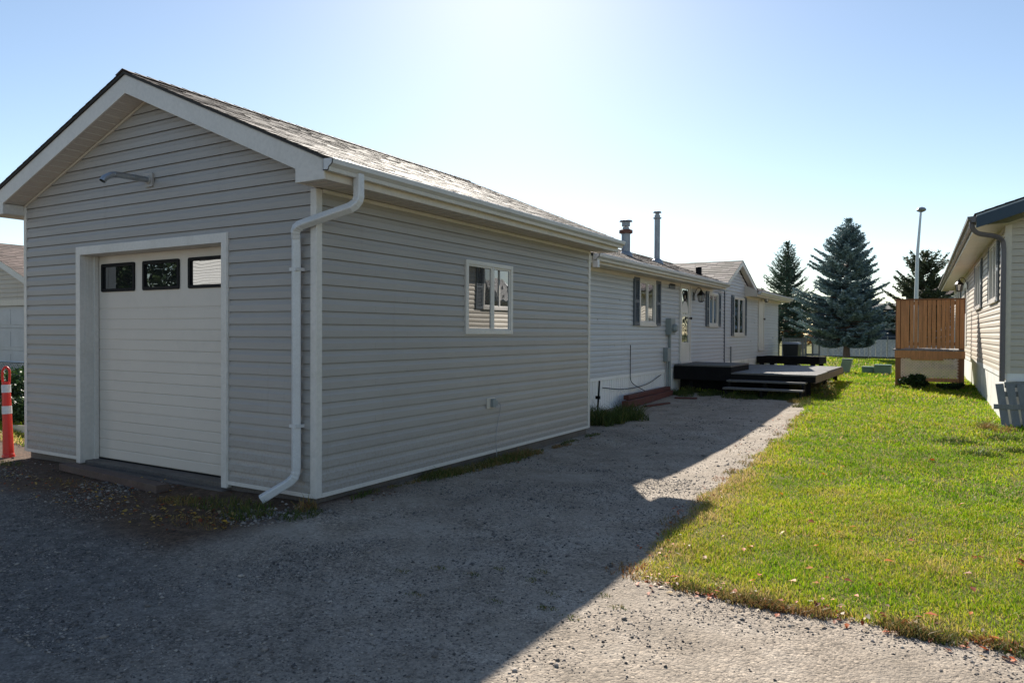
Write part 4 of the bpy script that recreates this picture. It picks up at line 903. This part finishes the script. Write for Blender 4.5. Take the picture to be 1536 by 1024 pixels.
# chain link fence
FC = thing('chain_link_fence', 'low chain link fence running left from behind the garage', 'fence', (-15, 7.6, -.2))
q = MB(); zt, zb_ = .84, -.12; x = -20.5; s = .07
while x < -10.15:
    for sg in (1, -1):
        a = (x, 7.6, zb_); b = (x+sg*(zt-zb_), 7.6, zt); q.beam(a, b, .008, .008)
    x += s
q.build('wire_mesh', m_wire, FC)
for x in (-20.4, -18.0, -15.6, -13.2, -10.9): q = MB(); q.tube([(x, 7.62, -.3), (x, 7.62, .88)], .025, 8); q.build('post', m_galv, FC)
q = MB(); q.tube([(-20.5, 7.6, .85), (-10.2, 7.6, .85)], .018, 8); q.build('top_rail', m_galv, FC)
q = MB(); q.beam((-13.4, 6.1, -.12), (-10.9, 5.55, .08), .03, .11); tag(q.build('fence_board', m_trimc, None), 'pale sloping board resting between the ground and the garage left wall', 'board')

# ================================================================== TREES AND SHRUBS
def quads(C, A, W):      # diamond leaves from centres, half-axis and half-width vectors
    V = np.stack([C-A, C+W, C+A, C-W], 1).reshape(-1, 3); F = np.arange(len(V)).reshape(-1, 4); return V, F
def unit(v): return v/np.maximum(np.linalg.norm(v, axis=-1, keepdims=True), 1e-9)
def conifer(name, label, x, y, height, rad, base, mat, seed, dens=1.0, droop=.1, upturn=.35, leaf=.07, gaps=.0, group='conifers beyond the lawn', lopsided=(0,0), power=.85, bare=.25, nlev=None, cl=1.0):
    rng = np.random.default_rng(seed); g = gz_(x, y)
    T = thing(name, label, 'tree', (x, y, g), 0, group)
    q = MB(); k = 9; q.tube([(x+.04*sin(i*1.3+seed), y+.03*cos(i), g-.1+height*i/k) for i in range(k+1)], 1, 9, scales=[max(.012, height*.022*(1-i/k)**.9+ (.05 if i == 0 else 0)) for i in range(k+1)]); q.build('trunk', m_bark, T)
    Cs, As, Ws, Ts = [], [], [], []; tw = MB()
    nl = nlev or int(height/.17); 
    for li in range(nl):
        t = (li+rng.uniform(-.3,.3))/nl; t = min(max(t, 0), .995); z = base+(height-base)*t
        R = rad*((1-t)**power)*(.55+.45*min(1, t/.12))*(1 if t < .8 else ((1-t)/.2)**.4) + .03
        nb = int(rng.integers(5, 9)) if t < .9 else 4
        a0 = rng.uniform(0, 2*pi)
        for b in range(nb):
            a = a0+2*pi*b/nb+rng.normal(0, .25); L = R*rng.uniform(.72, 1.12)*(1+.12*sin(3*a+seed)+lopsided[0]*cos(a)+lopsided[1]*sin(a))
            if rng.random() < gaps: L *= rng.uniform(.35,.7)
            if rng.random() < .06: L *= 1.18
            dirh = np.array([cos(a), sin(a), 0]); rise = upturn*(.4+t)
            n = max(3, int(L/.10*dens)); s = np.linspace(bare if t < .8 else .1, 1, n)
            pz = L*(-droop*np.sin(s*pi)*(1-t)+rise*s*s*.6+(.55*t*t)*s)
            P = np.array([x, y, g+z]) + s[:, None]*L*dirh + np.c_[np.zeros(n), np.zeros(n), pz]
            tw.tube([tuple(np.array([x,y,g+z])), tuple(P[n//2]), tuple(P[-1])], 1, 4, cap=False, scales=[.018+.01*L, .012+.004*L, .004])
            side = np.array([-sin(a), cos(a), 0]); shade = rng.uniform(-.15,.15)
            for i in range(n):
                wl = (L*.30*(1-s[i])+.09)*rng.uniform(.7,1.2)     # twig length
                for sg in (-1, 1, 0):
                    m = max(2, int(wl/.045*dens*cl)) if sg else 2
                    u = np.linspace(.1, 1, m); td = unit(dirh*.75+side*sg*.9+np.array([0,0,rise*.6]))
                    c = P[i]+u[:, None]*wl*(1 if sg else .35)*td + rng.normal(0, .022, (m, 3)); c[:, 2] -= rng.random(m)*.05
                    ax = unit(td*.9+rng.normal(0, .55, (m, 3)))*leaf*rng.uniform(.6,1.3,(m,1)); wv = unit(np.cross(ax, rng.normal(0,1,(m,3))))*leaf*.27
                    Cs.append(c); As.append(ax); Ws.append(wv); Ts.append(np.clip(.5+shade+rng.normal(0,.2,m), 0, 1))
    V, F = quads(np.concatenate(Cs), np.concatenate(As), np.concatenate(Ws))
    npmesh('crown', V, F, mat, np.concatenate(Ts), T); tw.build('branches', m_bark, T); return T
conifer('blue_spruce', 'large blue spruce with a broad cone crown, tallest tree behind the lawn', -4.45, 42, 7.5, 2.75, .85, m_spr, 4, 1.3, .10, .30, .095, .08, lopsided=(-.08,0), power=.72, cl=1.15)
conifer('spruce_tree', 'slimmer dark green spruce just past the mobile home end', -8.55, 48, 7.2, 2.2, .9, m_sprg, 9, 1.05, .0, .75, .08, .15, power=.8)
conifer('pine_tree', 'open crowned pine behind the street lamp and cedar deck', -1.15, 50, 6.3, 2.4, .9, m_pine, 21, .8, .0, .7, .13, .30, power=.6, nlev=32, bare=.3, cl=1.3)
def bush(name, label, cat, x, y, rx, ry, h, mat, n, seed, leaf=.03, parent_stems=True, z0=None, group=None, lo=0, hi=1, lobes=7):
    rng = np.random.default_rng(seed); g = gz_(x, y) if z0 is None else z0
    T = thing(name, label, cat, (x, y, g), 0, group)
    lc = np.c_[rng.normal(0, .42, lobes)*rx, rng.normal(0, .42, lobes)*ry, rng.uniform(.35, .75, lobes)*h]; lr = rng.uniform(.32, .55, lobes)
    k = rng.integers(0, lobes, n); d = unit(rng.normal(0, 1, (n, 3)))*(rng.random((n, 1))**.4)
    c = lc[k]+d*lr[k, None]*np.array([rx, ry, h*.6]); c[:, 2] = np.clip(c[:, 2], .02, None)
    c += np.array([x, y, g]); ax = unit(rng.normal(0, 1, (n, 3))+np.array([0,0,.4]))*leaf*rng.uniform(.6,1.3,(n,1)); wv = unit(np.cross(ax, rng.normal(0,1,(n,3))))*leaf*.5
    V, F = quads(c, ax, wv); npmesh('foliage', V, F, mat, np.clip(rng.normal((lo+hi)/2, .2, n), 0, 1), T)
    q = MB()
    for i in range(6): p = lc[i % lobes]; q.tube([(x+p[0]*.2, y+p[1]*.2, g-.03), (x+p[0]*.6, y+p[1]*.6, g+p[2]*.5), (x+p[0], y+p[1], g+p[2])], 1, 5, scales=[.012*h+.004, .008*h+.003, .003])
    q.build('stems', m_bark, T); return T
bush('shrub', 'dark low shrub at the left post of the cedar deck', 'shrub', -.72, 21.55, .42, .3, .42, m_shrub, 2600, 31, .035, group='shrubs under the cedar deck', lo=0, hi=.6)
bush('shrub', 'small dark shrub under the right end of the cedar deck lattice', 'shrub', .12, 21.6, .3, .25, .25, m_shrub, 1300, 32, .03, group='shrubs under the cedar deck', lo=0, hi=.7)
bush('shrub', 'leafy green shrub by the chain link fence left of the garage', 'shrub', -15.0, 7.2, 1.3, .7, .95, m_shrub, 9000, 33, .04, lo=.1, hi=.9, lobes=14)
bush('shrub', 'weedy green clump behind the orange red post', 'shrub', -13.2, 6.4, .8, .4, .55, m_shrub, 5000, 36, .03, lo=.4, hi=1, lobes=12)
bush('autumn_shrub', 'orange autumn shrub seen between the mobile home and the blue spruce', 'shrub', -8.7, 52, 1.0, .8, 2.4, m_autumn, 4000, 34, .08, lobes=10)
bush('weedy_plant', 'leafy weed growing out from under the porch deck corner', 'plant', -2.45, 18.4, .28, .35, .38, m_weed, 700, 35, .03)
# ================================================================== ACROSS THE LAWN
FH = thing('far_mobile_home', 'navy blue mobile home with white skirting behind the blue spruce', 'mobile home', (-4.2, 50, .2))
mb = MB(); siding(mb, (-7.3, 50), (1,0), (0,-1), 1.15, 2.9, lambda z: 0, lambda z: 5.1, .15, [(1.9, 2.9, 1.75, 2.7), (4.1, 4.9, 1.75, 2.7)]); mb.build('wall', m_side_b, FH)
mb = MB()
for x in np.arange(-7.3, -2.3, .3): mb.box(x, min(x+.29, -2.2), 50, 50.02, .1, 1.12)
mb.box(-7.3, -2.2, 49.98, 50.02, 1.09, 1.16); mb.build('skirting', m_skirt, FH)
for a, b in ((-5.4, -4.4), (-3.2, -2.4)):
    mb = MB(); t = .07
    mb.box(a, a+t, 49.96, 50.01, 1.75, 2.7); mb.box(b-t, b, 49.96, 50.01, 1.75, 2.7); mb.box(a+t, b-t, 49.96, 50.01, 1.75, 1.75+t); mb.box(a+t, b-t, 49.96, 50.01, 2.7-t, 2.7); wo = mb.build('window', m_trim, FH)
    mb = MB(); mb.box(a+t, b-t, 50.0, 50.01, 1.75+t, 2.7-t); mb.build('pane', m_glass_f, wo)
mb = MB(); mb.prism([(-7.5, 49.8, 2.9), (-2.0, 49.8, 2.9), (-2.0, 54, 3.4), (-7.5, 54, 3.4)], (0,0,.12)); mb.build('roof', m_roofdk, FH)
mb = MB(); mb.box(-7.3, -7.25, 50.03, 54, 1, 2.9); mb.box(-2.25, -2.2, 50.03, 54, 1, 2.9); mb.build('end_wall', m_side_b, FH)
BH = thing('blue_house', 'pale blue sided house partly hidden behind the cedar deck', 'house', (-.5, 56, .2))
mb = MB(); siding(mb, (-2.35, 56), (1,0), (0,-1), 0, 4.0, lambda z: 0, lambda z: 6.5, .15, [(.5, 1.3, 2.0, 3.2)]); mb.build('wall', m_lblue, BH)
mb = MB(); mb.box(-1.85, -1.05, 55.95, 56.0, 2.0, 3.2); wo = mb.build('window', m_trim, BH); mb = MB(); mb.box(-1.77, -1.13, 55.94, 55.949, 2.08, 3.12); mb.build('pane', m_glass_f, wo)
mb = MB(); mb.prism([(-2.6, 55.7, 4.0), (4.4, 55.7, 4.0), (4.4, 60, 5.2), (-2.6, 60, 5.2)], (0,0,.12)); mb.build('roof', m_roofn, BH); mb = MB(); mb.box(-2.35,-2.3,56.05,60,0,4.0); mb.build('end_wall', m_lblue, BH)
GF = thing('yard_gate', 'grey wooden yard fence with an open framed gate left of the blue spruce', 'fence', (-6.7, 44, .2))
q = MB(); g0 = gz_(-7, 44)
for x in np.arange(-8.0, -6.85, .14): q.box(x, x+.12, 44, 44.02, g0+.02, g0+1.15)
q.build('fence_boards', m_greywd, GF)
for x in (-8.05, -6.8, -6.45, -6.1): q = MB(); q.box(x-.04, x+.04, 43.97, 44.05, g0-.1, g0+1.25); q.build('post', m_greywd, GF)
q = MB(); q.box(-6.76, -6.14, 44, 44.03, g0+1.0, g0+1.08); q.box(-6.76, -6.14, 44, 44.03, g0+.2, g0+.28); q.build('rail', m_greywd, GF)
CF = thing('wire_fence', 'low wire fence with thin steel posts in front of the navy mobile home', 'fence', (-4, 47.5, .25))
q = MB(); g0 = gz_(-4, 47.5); q.tube([(-6.1, 47.5, g0+1.25), (-1.9, 47.5, g0+1.25)], .02, 6); q.build('top_rail', m_galv, CF)
for x in (-6.1, -5.0, -3.9, -2.9, -1.9): q = MB(); q.tube([(x, 47.5, g0-.1), (x, 47.5, g0+1.3)], .03, 6); q.build('post', m_galv, CF)
q = MB(); x = -6.0
while x < -2.0:
    for sg in (1, -1): q.beam((x, 47.5, g0+.02), (x+sg*1.1, 47.5, g0+1.22), .006, .006)
    x += .22
q.build('wire_mesh', m_wire, CF)
SH = thing('garden_shed', 'grey green shed wall seen past the mobile home rear corner', 'shed', (-9.6, 46, .2))
mb = MB(); siding(mb, (-11.2, 46), (1,0), (0,-1), .1, 2.1, lambda z: 0, lambda z: 1.9, .2); siding(mb, (-8.9, 46), (0,1), (1,0), .1, 2.1, lambda z: 0, lambda z: 1.6, .2); mb.build('wall', M('grey green siding', (.17,.21,.19), .6), SH)
mb = MB(); mb.prism([(-11, 45.9, 2.1), (-8.8, 45.9, 2.1), (-9.9, 45.9, 2.6)], (0,1.9,0)); mb.build('roof', m_roofdk, SH)
# distant belt of trees
def belt():
    rng = np.random.default_rng(5); n = 26000; x = rng.uniform(-75, 45, n); y = rng.uniform(88, 96, n)
    top = 2.4+2.6*np.clip(vn(x*.16, 3)+.35*vn(x*.6, 9), 0, 1.3); z = .2+top*rng.random(n)**.8
    C = np.c_[x, y, z]; ax = unit(rng.normal(0,1,(n,3)))*rng.uniform(.12,.3,(n,1)); wv = unit(np.cross(ax, rng.normal(0,1,(n,3))))*.12
    V, F = quads(C, ax, wv); o = npmesh('distant_trees', V, F, m_pine, np.clip(vn(x*.4, 1)*.7+rng.normal(0,.12,n)+.15, 0, 1))
    tag(o, 'distant belt of mixed trees along the horizon', 'tree belt', kind='stuff')
belt()
# house and tree across the lane, behind the camera; only seen mirrored in the garage panes
OH = thing('house_across_lane', 'white sided house across the lane, seen only mirrored in the garage door panes', 'house', (-22, -9, -.15))
mb = MB(); siding(mb, (-26.5, -9), (1,0), (0,1), 0, 4.6, lambda z: 0, lambda z: 9, .12); mb.build('wall', m_side_w, OH)
mb = MB(); siding(mb, (-26.5, -15), (0,1), (-1,0), 0, 4.6, lambda z: 0, lambda z: 6, .12); siding(mb, (-17.5, -15), (0,1), (1,0), 0, 4.6, lambda z: 0, lambda z: 6, .12); mb.build('end_wall', m_side_w, OH)
mb = MB(); mb.prism([(-27, -8.6, 4.6), (-27, -15.4, 4.6), (-27, -12, 6.2)], (10,0,0)); mb.build('roof', m_roofn, OH)
bush('hedge_tree', 'leafy tree across the lane, seen only mirrored in the garage door panes', 'tree', -34.5, -8.5, 7.0, 3.5, 8.0, m_shrub, 30000, 40, .16, lo=.2, hi=1, lobes=26, z0=-.15)

# ================================================================== GROUND
def axis(lo, f0, f1, hi, step, grow=1.12):
    a = list(np.arange(f0, f1, step)); s = step; x = f1
    while x < hi: a.append(x); s *= grow; x += s
    a.append(hi); s = step; x = f0; b = []
    while x > lo: x -= s; s *= grow; b.append(max(x, lo))
    return np.array(sorted(set(b+a)))
def sheet(name, xs, ys, zf, mat, mask=None):
    X, Y = np.meshgrid(xs, ys); Z = zf(X, Y); V = np.c_[X.ravel(), Y.ravel(), Z.ravel()]; nx = len(xs); ny = len(ys)
    i = np.arange(nx*ny).reshape(ny, nx); F = np.stack([i[:-1,:-1], i[:-1,1:], i[1:,1:], i[1:,:-1]], -1).reshape(-1, 4)
    if mask is not None:
        c = V[F].mean(1); F = F[mask(c[:,0], c[:,1]) > 0]
        u, inv = np.unique(F, return_inverse=True); V = V[u]; F = inv.reshape(-1, 4)
    return npmesh(name, V, F, mat, smooth=True)
tag(sheet('ground', np.array([-1500., -200, -60, 60, 200, 1500]), np.array([-600., -60, 0, 120, 300, 1500]), lambda x, y: 0*x-.42, m_gnd), kind='structure')
def gravel_z(x, y):
    rough_ = .010*fbm(x*2, y*2, 4)+.003*fbm(x*14, y*14, 2)
    wb = .10*fbm(y*.4, 2, 2); rut = -.018*np.exp(-((x+4.05+wb)**2)/.05)*sst(4,6.5,y)-.018*np.exp(-((x+2.75+wb)**2)/.05)*sst(4,6.5,y)
    edge = -.05*sst(.25, .9, lawn_mask(x, y))                # dips under the turf
    return h_ground(x, y)+rough_+rut+edge
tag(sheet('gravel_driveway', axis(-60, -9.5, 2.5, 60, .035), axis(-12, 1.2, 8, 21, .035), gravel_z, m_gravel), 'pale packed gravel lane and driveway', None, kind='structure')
def lawn_z(x, y): return h_ground(x, y)+.004*fbm(x*2, y*2, 3)+.010*sst(-.05,.35,lawn_mask(x, y))-.030*sst(.1,-.12,lawn_mask(x, y))
lm = sheet('lawn', axis(-70, -3, 2.5, 60, .06), axis(3.6, 4, 16, 140, .06), lawn_z, m_lawn, lambda x, y: lawn_mask(x, y)+.10)
tag(lm, kind='structure')

# grass blades
def blades(P, H, W, tint, name, mat, label, cat, lean=.5, seed=1):
    rng = np.random.default_rng(seed); n = len(P); a = rng.uniform(0, 2*pi, n); b = rng.uniform(0, 2*pi, n)
    w = np.c_[np.cos(a), np.sin(a), np.zeros(n)]*W[:, None]/2; l = np.c_[np.cos(b), np.sin(b), np.zeros(n)]*(H*lean*rng.random(n))[:, None]
    up = np.zeros((n, 3)); up[:, 2] = H
    m = P+up*.55+l*.35; t = P+up*(1-.25*rng.random(n))[:, None]+l
    V = np.stack([P-w, P+w, m+w*.8, m-w*.8, t+w*.15, t-w*.15], 1).reshape(-1, 3)
    k = np.arange(n)[:, None]*6; F = np.concatenate([k+np.array([0,1,2,3]), k+np.array([3,2,4,5])], 1).reshape(-1, 4)
    o = npmesh(name, V, F, mat, np.repeat(tint, 2)); tag(o, label, cat, kind='stuff'); return o
def lawn_blades():
    rng = np.random.default_rng(77); Ps, Hs, Ws, Ts = [], [], [], []
    for (x0, x1, y0, y1, den, h, w) in ((-2.4, 3.0, 4.1, 6.0, 11500, .036, .0046), (-2.4, 3.0, 6.0, 8.5, 6800, .040, .006), (-2.6, 2.6, 8.5, 12, 3000, .046, .0085), (-6, 2.0, 12, 18, 1500, .052, .012), (-6, 1.4, 18, 26, 620, .065, .019), (-10, 2, 26, 44, 190, .085, .034), (-14.5, -10.2, 5, 9, 1100, .08, .012)):
        n = int((x1-x0)*(y1-y0)*den); x = rng.uniform(x0, x1, n); y = rng.uniform(y0, y1, n); mk = lawn_mask(x, y)
        clump = fbm(x*5, y*5, 3)
        keep = (mk > -.02) & ((rng.random(n) < .82+clump*.6)) & ~((x > .9) & (y > 15.1)) & ~((x < -5.95) & (y > 10.5) & (y < 32))
        keep &= ~((y > 18.6) & (y < 23.4) & (x < -2.8) & (x > -6))
        x, y, mk, clump = x[keep], y[keep], mk[keep], clump[keep]; n = len(x)
        big = fbm(x*.55+3, y*.45, 4); mid = fbm(x*2.1, y*2.1+8, 3)
        dry = sst(.55, .0, mk)*.42*sst(20, 6, y)                       # trodden, dry margin
        far = sst(9, 14, y)
        t = .50+.34*big+.34*mid+dry+rng.normal(0, .15, n)-.10*far*(big > -.3)+.05*sst(9, 5.5, y)
        t = np.where(rng.random(n) < .13, rng.uniform(.8, 1, n), t); t = np.where(rng.random(n) < .14, rng.uniform(0, .2, n), t)
        hh = h*(.75+.35*np.clip(clump+.3, 0, 1)+.4*np.clip(mid, 0, 1))*rng.uniform(.55, 1.35, n)*(1+.35*sst(.3, 0, mk))
        Ps.append(np.c_[x, y, lawn_z(x, y)-.008]); Hs.append(hh); Ws.append(w*rng.uniform(.7, 1.4, n)); Ts.append(np.clip(t, 0, 1))
    blades(np.concatenate(Ps), np.concatenate(Hs), np.concatenate(Ws), np.concatenate(Ts), 'grass', m_blade, 'short sunlit green and yellowing lawn grass', 'grass', .9)
lawn_blades()
def scatter(rng, cx, cy, rx, ry, n): a = rng.uniform(0, 2*pi, n); r = np.sqrt(rng.random(n)); return cx+rx*r*np.cos(a), cy+ry*r*np.sin(a)
def weed_patches():
    rng = np.random.default_rng(99); Ps, Hs, Ws, Ts = [], [], [], []
    # (centre x, y, radii, count, height, tint)
    L = [(-5.6,4.35,.45,.22,330,.09,.45), (-5.15,4.25,.22,.25,260,.11,.35), (-4.75,4.45,.16,.22,200,.08,.25), (-6.1,4.25,.3,.15,300,.06,.7), (-5.3,3.9,.4,.2,400,.04,.75), (-4.85,4.62,.08,.12,120,.12,.8),
         (-9.7,4.45,.3,.12,160,.06,.5), (-7.9,4.2,.5,.15,160,.04,.8)]
    for k in range(34):
        y = rng.uniform(5.0, 10.9); s = 1.6 if 6.3 < y < 8.6 else .6; L.append((XA+.10+abs(rng.normal(0,.06)), y, .09*s, .22*s, int(130*s), rng.uniform(.04,.09)*s**.4, rng.uniform(.2,.8)))
    for k in range(34): L.append((rng.uniform(-6.0,-3.0), 17.5+rng.normal(0,.16), .2, .15, 190, rng.uniform(.07,.16), rng.uniform(.0,.35)))
    for k in range(10): L.append((rng.uniform(-6,-3.0), 18.2, .2, .15, 120, rng.uniform(.1,.2), rng.uniform(.1,.6)))
    for k in range(10): L.append((rng.uniform(-3.0,-2.3), rng.uniform(16.2,18.0), .15, .15, 200, rng.uniform(.06,.14), rng.uniform(.2,.9)))
    for k in range(26): y = rng.uniform(4.4, 17.5); L.append((float(lawn_edge(y))-.02+rng.normal(0,.05), y, .10, .18, 90, rng.uniform(.03,.06), rng.uniform(.5,1)))
    for k in range(44): x = rng.uniform(-1.7, 2.6); L.append((x, 4.42+rng.normal(0,.04), .13, .06, 190, rng.uniform(.03,.065), rng.uniform(.4,1)))
    for cx, cy in ((.42, 11.6), (.9, 12.1), (.15, 12.6), (.75, 13.2), (1.3, 11.3)):   # ragged darker tussocks near the beige house
        L.append((cx, cy, .35, .22, 600, .12, .12))
    for k in range(12): L.append((rng.uniform(.4,.95), 14.4+rng.normal(0,.2), .12, .1, 80, .14, rng.uniform(.5,1)))
    for k in range(14): L.append((rng.uniform(-3.2,-1.6), rng.uniform(3.2,4.2)+rng.normal(0,.1), .07, .04, 40, .025, .5))
    for cx, cy, rx, ry, n, h, t in L:
        x, y = scatter(rng, cx, cy, rx, ry, n); r = np.hypot((x-cx)/rx, (y-cy)/ry)
        Ps.append(np.c_[x, y, np.maximum(gravel_z(x, y), h_ground(x,y)-.02)-.005]); Hs.append(h*rng.uniform(.4,1.4,n)*(1.15-.6*r)); Ws.append(np.full(n, .005+.02*h)*rng.uniform(.6,1.4,n)); Ts.append(np.clip(t+rng.normal(0,.15,n),0,1))
    blades(np.concatenate(Ps), np.concatenate(Hs), np.concatenate(Ws), np.concatenate(Ts), 'weeds', m_weed, 'ragged weeds and dry tufts along the foundation and gravel edges', 'weeds', 1.1, 5)
weed_patches()
# tall clump at the garage rear corner
rng = np.random.default_rng(8); n = 3600; x, y = scatter(rng, -5.35, 12.5, .72, 1.0, n); k_ = (fbm(x*2.5, y*2.5, 3) > -.32+.5*np.hypot((x+5.35)/.72, (y-12.5)/1.0)-.25) & (x > -5.95); x, y = x[k_], y[k_]; n = len(x)
tc = blades(np.c_[x, y, h_ground(x,y)-.01], .28*rng.uniform(.3,1.25,n)*(.55+.6*vn(x*4,y*4)), np.full(n, .011), np.clip(rng.normal(.22,.18,n),0,1), 'tall_grass', m_weed, 'tall dark green grass around the black stake at the garage corner', 'grass', 1.3, 6)
# fallen leaves
def leaves():
    rng = np.random.default_rng(41); xs, ys, ts, ss = [], [], [], []
    def add(x, y, t, s): xs.append(x); ys.append(y); ts.append(t); ss.append(s)
    for k in range(120): add(rng.uniform(-1.6, 2.6), 4.35+rng.exponential(2.0), rng.choice([.15,.3,.4,.5,.7]), rng.uniform(.016,.036))
    for k in range(420): x = rng.uniform(-1.7, 2.6); add(x, 4.42+rng.normal(0,.08), rng.choice([.05,.2,.3,.85,.95,1]), rng.uniform(.010,.024))
    for k in range(170): y = rng.uniform(4.4, 8.5); add(float(lawn_edge(y))+rng.normal(0,.1), y, rng.choice([.05,.2,.3,.85,.95]), rng.uniform(.010,.02))
    for k in range(650): add(rng.uniform(-9.8, -5.0), 4.1+rng.normal(0,.28), rng.choice([.0,.05,.1,.7,.8,.9]), rng.uniform(.008,.022))
    for k in range(60): add(rng.uniform(-6.2, -4.9), 3.95+rng.normal(0,.16), rng.choice([.1,.7,.75,.85]), rng.uniform(.014,.032))
    for k in range(120): y = rng.uniform(5, 10.8); add(XA+.16+abs(rng.normal(0,.12)), y, rng.choice([.0,.1,.9]), rng.uniform(.008,.02))
    for k in range(110): add(rng.uniform(-2.8,-2.0), rng.uniform(10,15), rng.choice([.1,.3,.85,.95]), rng.uniform(.012,.024))
    x = np.array(xs); y = np.array(ys); n = len(x); s = np.array(ss); z = np.where(lawn_mask(x,y) > 0, lawn_z(x,y)+rng.uniform(.012,.035,n), gravel_z(x,y)+.008); z = np.where((y < 4.81) & (x < -5), gravel_z(x,y)+.010, z)
    a = rng.uniform(0,2*pi,n); A = np.c_[np.cos(a), np.sin(a), rng.normal(0,.25,n)]*s[:,None]; W = np.c_[-np.sin(a), np.cos(a), rng.normal(0,.25,n)]*s[:,None]*.6
    C = np.c_[x, y, z]; cv = np.zeros((n,3)); cv[:,2] = s*.25
    V = np.stack([C-A, C-A*.2+W+cv, C+A, C-A*.2-W+cv, C-A*.2, C+A*.55+W*.5+cv*.4, C+A*.55-W*.5+cv*.4], 1).reshape(-1,3); k = np.arange(n)[:,None]*7
    F = np.concatenate([k+np.array([0,1,4,3]), k+np.array([1,5,2,4]), k+np.array([4,2,6,3])], 1).reshape(-1,4)
    tag(npmesh('fallen_leaves', V, F, m_leafl, np.repeat(np.array(ts)+rng.normal(0,.05,n), 3)), 'scattered orange, yellow and brown fallen leaves on gravel and lawn', 'leaves', kind='stuff')
leaves()
# loose stones
def stones():
    rng = np.random.default_rng(13); ico = np.array([(1,0,0),(-1,0,0),(0,1,0),(0,-1,0),(0,0,1),(0,0,-1)],float)
    T = np.array([(0,2,4),(2,1,4),(1,3,4),(3,0,4),(2,0,5),(1,2,5),(3,1,5),(0,3,5)]); X, Y, Sz = [], [], []
    for x0, x1, y0, y1, n, s in ((-4.5, 2.8, 1.9, 4.5, 48000, .0045), (-10, -3.6, 1.9, 4.4, 36000, .0052), (-4.8, -1.8, 4.4, 8, 22000, .0055), (-5.5, -2.1, 8, 17, 8000, .0075), (-4.5, 2.8, 1.9, 4.5, 500, .010), (-10, -3, 2, 4.4, 400, .011), (-10.5, -5, 4.1, 4.75, 900, .012)):
        x = rng.uniform(x0,x1,n); y = rng.uniform(y0,y1,n); k = (lawn_mask(x,y) < .02) & (rng.random(n) < .50+1.9*fbm(x*1.1,y*1.1,4)) & ~((x > -10) & (x < XA+.02) & (y > YA-.08)); X.append(x[k]); Y.append(y[k]); Sz.append(np.minimum(s*np.exp(rng.normal(0,.42,k.sum())), .034))
    for cx, cy, n, s in ((-5.05, 4.2, 260, .012), (-4.75, 4.5, 200, .011)): 
        x, y = scatter(rng, cx, cy, .35, .25, n); k = ~((x < XA+.02) & (y > YA-.08)); X.append(x[k]); Y.append(y[k]); Sz.append(s*np.exp(rng.normal(0,.4,k.sum())))
    x = np.concatenate(X); y = np.concatenate(Y); s = np.concatenate(Sz); n = len(x)
    v = ico[None]*rng.uniform(.65,1.25,(n,6,1))+rng.normal(0,.15,(n,6,3)); v = v*s[:,None,None]*np.array([1,1,.62]); a = rng.uniform(0,2*pi,n); c, sn = np.cos(a)[:,None], np.sin(a)[:,None]
    vx = v[:,:,0]*c-v[:,:,1]*sn; vy = v[:,:,0]*sn+v[:,:,1]*c; v = np.stack([vx, vy, v[:,:,2]], 2)+np.c_[x, y, gravel_z(x,y)+s*.22][:,None]
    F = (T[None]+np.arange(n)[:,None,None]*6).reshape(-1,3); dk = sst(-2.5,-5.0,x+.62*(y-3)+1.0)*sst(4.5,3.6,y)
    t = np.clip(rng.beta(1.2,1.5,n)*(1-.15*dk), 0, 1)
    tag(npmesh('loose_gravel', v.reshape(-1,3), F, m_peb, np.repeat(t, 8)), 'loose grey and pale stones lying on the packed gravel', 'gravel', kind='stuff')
stones()

# ================================================================== SKY, SUN, CAMERA
SUN_EL, SUN_AZ = radians(30.7), radians(31.3)      # azimuth measured from +y towards -x
W = bpy.data.worlds.new('World'); S.world = W; W.use_nodes = True; nt = W.node_tree; bg = nt.nodes['Background']
sky = nt.nodes.new('ShaderNodeTexSky'); sky.sky_type = 'NISHITA'; sky.sun_disc = False; sky.sun_elevation = SUN_EL; sky.sun_rotation = -SUN_AZ
sky.altitude = 300; sky.air_density = 1.0; sky.dust_density = 0.25; sky.ozone_density = 0.8
nt.links.new(sky.outputs[0], bg.inputs['Color']); bg.inputs['Strength'].default_value = .066
sd = bpy.data.lights.new('sun', 'SUN'); sd.energy = 4.2; sd.angle = radians(.53); sd.color = (1, .93, .82)
so = bpy.data.objects.new('sun', sd); COL.objects.link(so)
to_sun = Vector((-sin(SUN_AZ)*cos(SUN_EL), cos(SUN_AZ)*cos(SUN_EL), sin(SUN_EL))); so.rotation_euler = (-to_sun).to_track_quat('-Z', 'Y').to_euler(); so.location = (-20, 30, 25)
cd = bpy.data.cameras.new('camera'); cam = bpy.data.objects.new('camera', cd); COL.objects.link(cam); S.camera = cam
cd.sensor_width = 36; cd.lens = 1096/1536*36; cd.clip_end = 5000; cd.clip_start = .05
yaw, pit, rol = radians(30.7), radians(-.716), radians(.261)
F = Vector((-sin(yaw)*cos(pit), cos(yaw)*cos(pit), sin(pit))); R0 = Vector((cos(yaw), sin(yaw), 0)); U0 = R0.cross(F)
R1 = R0*cos(rol)+U0*sin(rol); U1 = U0*cos(rol)-R0*sin(rol)
cam.matrix_world = Matrix((( R1.x, U1.x, -F.x, 0), (R1.y, U1.y, -F.y, 0), (R1.z, U1.z, -F.z, 1.5), (0,0,0,1)))
S.view_settings.view_transform = 'Standard'; S.view_settings.look = 'None'; S.view_settings.gamma = 1; S.view_settings.exposure = 1.12
S.render.engine = 'CYCLES'
